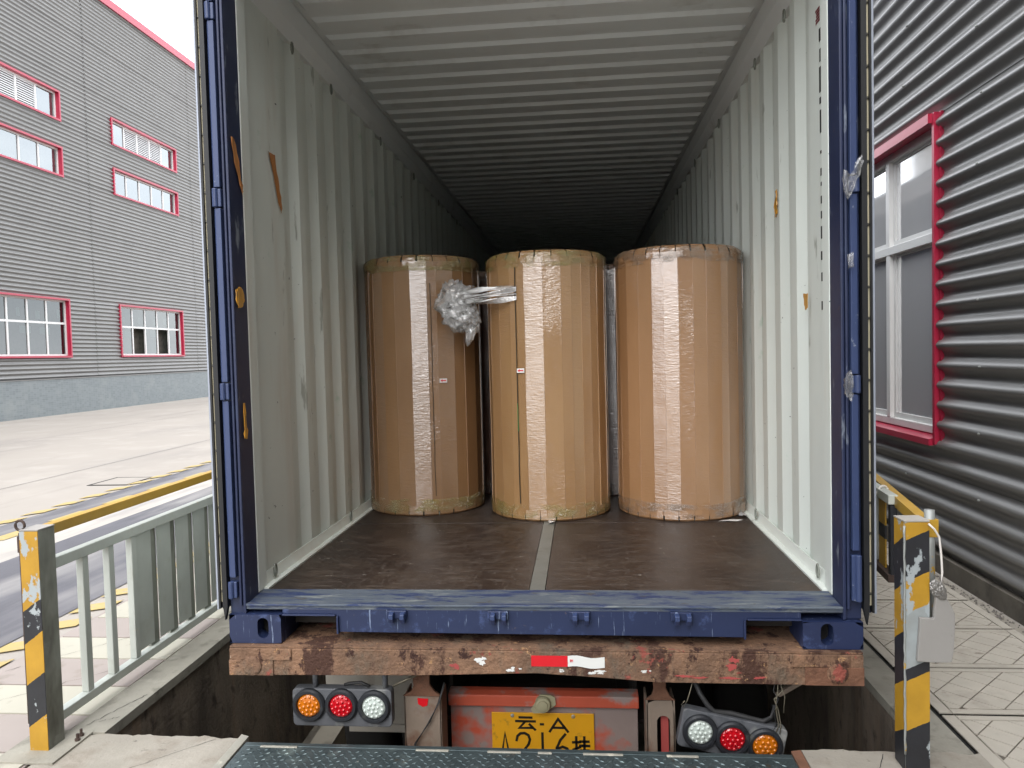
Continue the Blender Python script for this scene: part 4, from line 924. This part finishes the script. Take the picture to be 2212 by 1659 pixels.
# ring pin on the far side of the post
m = MB(); m.tube([(-1.857, -.30, .10), (-1.857, -.30, .81)], .007, 8); PI_ = obj('ring_pin', m, 'rust_steel', FL, smooth=True)
m = MB(); m.tube([(-1.857+.018*math.cos(a), -.30, .838+.018*math.sin(a)) for a in [2*PI*k/18 for k in range(18)]], .0048, 8, True); obj('ring', m, 'rust_steel', PI_, smooth=True)
obj('pin_sleeve', MB().box(-1.862, -1.847, -.312, -.288, .74, .80), 'rust_steel', PI_)
FE = 8.0
obj('top_rail', MB().box(-1.849, -1.811, -.231, FE, .780, .820), 'yellow_paint', FL, bevel=.003)
obj('middle_rail', MB().box(-1.849, -1.811, -.231, FE, .645, .688), 'fence_grey', FL, bevel=.003)
obj('bottom_rail', MB().box(-1.849, -1.811, -.231, FE, .055, .092), 'fence_grey', FL, bevel=.003)
for y in (-.030, .137, .298): obj('baluster', MB().box(-1.845, -1.815, y, y+.036, .0925, .6445), 'fence_grey', FL, bevel=.003)
y = .338; k = 0
while y < FE-.2:
    obj('infill_panel', MB().prism([(-1.822, y), (-1.826, y), (-1.826, y+.118), (-1.822, y+.118)], .112, .6440, 'z'), 'fence_grey', FL)
    obj('baluster', MB().box(-1.850, -1.834, y+.106, y+.176, .0925, .6440), 'post_grey', FL); y += .1665
for yy in (2.2, 4.6, 7.9): obj('fence_post', MB().box(-1.85, -1.81, yy, yy+.04, .0, .7795), 'fence_grey', FL)

# ================================================================== RIGHT FENCE
FRT = thing('barrier_fence', 'worn yellow and black hazard post with yellow rails on the right', 'fence', (1.285, -.27, 0))
PO = obj('post', MB().box(1.246, 1.323, -.303, -.226, .0, .838), 'galv', FRT, bevel=.003)
obj('hazard_face', MB().box(1.2465, 1.3225, -.3055, -.3035, .004, .836), 'hazard_right_front', PO)
obj('hazard_side', MB().box(1.2435, 1.2455, -.3025, -.2265, .004, .836), 'hazard_right_side', PO)
obj('post_cap', MB().box(1.2425, 1.324, -.306, -.225, .8382, .842), 'dusty_concrete', PO)
obj('weld_line', MB().tube([(1.2445+.001*math.sin(k*2.1), -.3045, .06+.0255*k) for k in range(31)], [.003+.0014*abs(math.sin(k*1.7)) for k in range(31)], 6), 'galv', PO, smooth=True)
obj('pipe', MB().tube([(1.350, -.245, .50), (1.350, -.245, .865)], .0165, 14), 'galv', FRT, smooth=True)
obj('pipe_bracket', MB().box(1.3235, 1.372, -.262, -.236, .775, .835), 'yellow_paint', FRT, bevel=.002)
obj('pipe_stub', MB().tube([(1.352, -.300, .46), (1.352, -.300, .52)], .009, 10), 'galv', FRT, smooth=True)
def bar(name, a, b, w, h, mat, parent, bevel=.002):
    a, b = Vector(a), Vector(b); d = b-a; L = d.length; m = MB().box(-w/2, w/2, 0, L, -h/2, h/2)
    q = d.to_track_quat('Y', 'Z').to_matrix().to_4x4(); M = Matrix.Translation(a) @ q; m.v = [tuple(M @ Vector(p)) for p in m.v]; return obj(name, m, mat, parent, bevel=bevel)
bar('top_rail', (1.340, -.225, .815), (1.86, 2.5, .815), .036, .042, 'yellow_paint', FRT)
ga, gb = Vector((1.385, .13, 0)), Vector((1.62, 2.4, 0)); gd = (gb-ga).normalized()
GT = bar('gate_rail', ga+Vector((0, 0, .822)), gb+Vector((0, 0, .822)), .036, .036, 'fence_grey', FRT)
bar('gate_rail', ga+Vector((0, 0, .515)), gb+Vector((0, 0, .515)), .04, .03, 'rust_steel', FRT)
bar('gate_end', ga+Vector((0, 0, .80))+gd*.012, ga+Vector((0, 0, .53))+gd*.012, .024, .024, 'black_paint', FRT)
for k in range(12):
    p = ga+gd*(.10+.17*k); t = 'gate_plate'
    for z0, z1, mt in ((.53, .645, 'yellow_paint'), (.645, .70, 'black_paint'), (.70, .803, 'yellow_paint')):
        bar(t, p+Vector((0, 0, (z0+z1)/2)), p+gd*.085+Vector((0, 0, (z0+z1)/2)), .006, z1-z0-.0005, mt, FRT, 0)
    bar('gate_bar', p+gd*.128+Vector((0, 0, .53)), p+gd*.128+Vector((0, 0, .803)), .012, .012, 'galv', FRT, 0)
obj('fence_post', MB().box(1.60, 1.64, 1.55, 1.59, .0, .79), 'yellow_paint', FRT)
m = MB(); m.tube([(1.405+.022*math.cos(a), .28+.006*math.sin(2*a), .826+.024*math.sin(a)) for a in [2*PI*k/14 for k in range(14)]], .0045, 6, True); tag(obj('rope_tie', m, 'cable_white', smooth=True), 'short pale rope tied round the right fence rail', 'rope')
# things hung on the right post
m = MB(); m.tube([(1.318, -.310, .832), (1.336, -.309, .815), (1.352, -.308, .788), (1.358, -.308, .73), (1.361, -.308, .672), (1.358, -.308, .640), (1.342, -.309, .622), (1.332, -.310, .610)], .0035, 7)
tag(obj('white_cable', m, 'cable_white', smooth=True), 'thin white cable looping down the right hazard post', 'cable')
m = MB(); P = [(1.286, .525), (1.284, .48), (1.280, .43), (1.277, .380), (1.33, .377), (1.384, .378), (1.391, .42), (1.395, .499), (1.394, .541), (1.380, .572), (1.361, .601), (1.336, .592), (1.331, .555), (1.329, .522)]
m.prism(P, -.322, -.3075, 'y'); tag(obj('hanging_board', m, 'grey_board', bevel=.002), 'flat grey plastic board hanging on the right hazard post', 'board')
bm = bmesh.new(); bmesh.ops.create_icosphere(bm, subdivisions=4, radius=1)
for v in bm.verts:
    p = v.co.copy(); k = 1-.45*abs(noise.noise(p*3.1+Vector((2, 2, 2))))-.3*abs(noise.noise(p*8)); v.co = Vector((p.x*.026, p.y*.012, p.z*.038))*k+Vector((1.343+p.z*-.012, -.322, .618))
me = bpy.data.meshes.new('foil_wad'); bm.to_mesh(me); bm.free(); pbr('foil', '#8f8c88', .34, .6, bump=.6, bsc=120); me.materials.append(MATS['foil'])
tag(obj('foil_wad', None, None, mesh=me), 'crumpled silver tape wad above the grey board', 'tape wad')

# ================================================================== TAPE SCRAPS
def scrap(name, label, pts, X=None, Y=None, mat='tape_brown', curl=.006):
    """irregular piece of tape: pts in (u,z); on the plane X (u=y) or Y (u=x)"""
    P2 = []
    for i in range(len(pts)):
        (ua, za), (ub, zb) = pts[i], pts[(i+1) % len(pts)]; d = math.hypot(ub-ua, zb-za)
        for q in range(4): P2.append((ua+(ub-ua)*q/4+random.uniform(-.05, .05)*d*(q > 0), za+(zb-za)*q/4+random.uniform(-.05, .05)*d*(q > 0)))
    pts = P2; m = MB(); n = len(pts); s = -1 if (X or 0) > 0 else 1; off = [.0025+curl*random.random() for _ in pts]
    f = [((X+s*o, u, z) if X is not None else (u, Y-o, z)) for (u, z), o in zip(pts, off)]
    b = [((X+s*(o-.0012), u, z) if X is not None else (u, Y-o+.0012, z)) for (u, z), o in zip(pts, off)]
    m.add(f+b, [tuple(range(n)), tuple(range(2*n-1, n-1, -1))]+[(i, i+n, (i+1) % n+n, (i+1) % n) for i in range(n)])
    return tag(obj(name, m, mat), label, 'tape')
scrap('tape_scrap', 'long brown tape strip on the white left container wall', [(.43, 2.355), (.50, 2.355), (.535, 2.22), (.565, 2.13), (.555, 2.10), (.52, 2.16)], X=-1.174)
scrap('tape_scrap', 'brown tape strip high on the inside of the left blue post', [(.02, 2.30), (.045, 2.30), (.085, 2.19), (.11, 2.11), (.105, 2.09), (.06, 2.17)], X=-1.150)
scrap('tape_scrap', 'round tan tape patch on the left blue post', [(.01, 1.70), (.04, 1.715), (.075, 1.70), (.085, 1.665), (.06, 1.635), (.025, 1.63), (.008, 1.66)], X=-1.150, mat='tape_amber')
scrap('tape_scrap', 'narrow yellow tape strip low on the left blue post', [(.03, 1.25), (.045, 1.25), (.058, 1.17), (.062, 1.105), (.03, 1.108), (.032, 1.18)], X=-1.150, mat='tape_amber')
scrap('tape_scrap', 'narrow amber tape sliver on the right container wall', [(.94, 2.19), (.955, 2.18), (.985, 2.11), (.97, 2.055), (.935, 2.07), (.93, 2.12)], X=1.174, mat='tape_amber')
scrap('tape_scrap', 'square amber tape scrap on the right container wall', [(.45, 1.645), (.515, 1.648), (.50, 1.60), (.485, 1.575), (.455, 1.585)], X=1.172, mat='tape_amber', curl=.003)
scrap('film_scrap', 'clear film scrap on the middle of the right blue post', [(1.158, 1.315), (1.182, 1.335), (1.186, 1.27), (1.178, 1.215), (1.16, 1.235), (1.153, 1.275)], Y=-.012, mat='film_scrap', curl=.02)
scrap('film_scrap', 'grey film strip wrapped round the upper right blue post', [(1.152, 2.05), (1.175, 2.03), (1.216, 2.10), (1.222, 2.075), (1.19, 1.98), (1.165, 1.94), (1.150, 1.98)], Y=-.03, mat='film_scrap', curl=.01)
scrap('film_scrap', 'small clear film scrap on the right blue post beside the window', [(1.164, 1.745), (1.186, 1.755), (1.188, 1.70), (1.166, 1.695)], Y=-.03, mat='film_scrap', curl=.008)


# ================================================================== SMALL LITTER AND CRACKS
def litter(label, pts, z, mat='sticker_white', h=.006):
    m = MB(); n = len(pts); f = [(x, y, z+.001+h*random.random()) for x, y in pts]; b = [(x, y, zz-.0008) for x, y, zz in f]
    m.add(f+b, [tuple(range(n)), tuple(range(2*n-1, n-1, -1))]+[(i, i+n, (i+1) % n+n, (i+1) % n) for i in range(n)]); tag(obj('paper_scrap', m, mat), label, 'scrap')
litter('torn white paper scrap on the floor at the foot of the right roll', [(.95, 1.385), (1.0, 1.375), (1.05, 1.39), (1.09, 1.42), (1.06, 1.425), (1.02, 1.405), (.985, 1.41)], FZ)
litter('bit of clear film lying under the middle roll at the floor strip', [(.005, 1.33), (.035, 1.325), (.04, 1.375), (.02, 1.40), (.0, 1.38)], FZ+.002, 'film_strand', .014)
litter('scrap of white film in the right floor corner of the container', [(1.08, 1.47), (1.12, 1.45), (1.127, 1.52), (1.10, 1.56), (1.085, 1.52)], FZ+.004, 'film_strand', .02)
def crack(pts, z, w, parent_name):
    m = MB(); v = []
    for i, (x, y) in enumerate(pts): ww_ = w*random.uniform(.5, 1.2); v += [(x-ww_, y, z), (x+ww_, y, z)]
    m.add(v, [(2*i, 2*i+1, 2*i+3, 2*i+2) for i in range(len(pts)-1)]); obj('crack', m, 'gap_black', bpy.data.objects[parent_name], norm=False)
def walk(a, b, n, amp, sd): return [(a[0]+(b[0]-a[0])*i/n+amp*noise.noise(Vector((i*.9, sd, 0))), a[1]+(b[1]-a[1])*i/n+amp*noise.noise(Vector((i*.9, sd, 7)))) for i in range(n+1)]
crack(walk((-1.76, -.13), (-1.672, .14), 16, .018, 1), .0075, .0016, 'coping_left')
crack(walk((-1.73, -.10), (-1.672, -.06), 8, .010, 2), .0075, .0014, 'coping_left')
crack(walk((-2.45, -.1), (-1.83, .55), 30, .03, 3), .0034, .0014, 'walkway')
crack(walk((-2.5, .35), (-1.9, 1.1), 30, .03, 4), .0034, .0014, 'walkway')
crack(walk((1.0, -.6), (1.22, -.19), 14, .015, 5), .0012, .0014, 'dock_slab_right')
crack(walk((-1.5, -.5), (-1.2, -.2), 14, .015, 6), .0012, .0012, 'dock_slab_left')
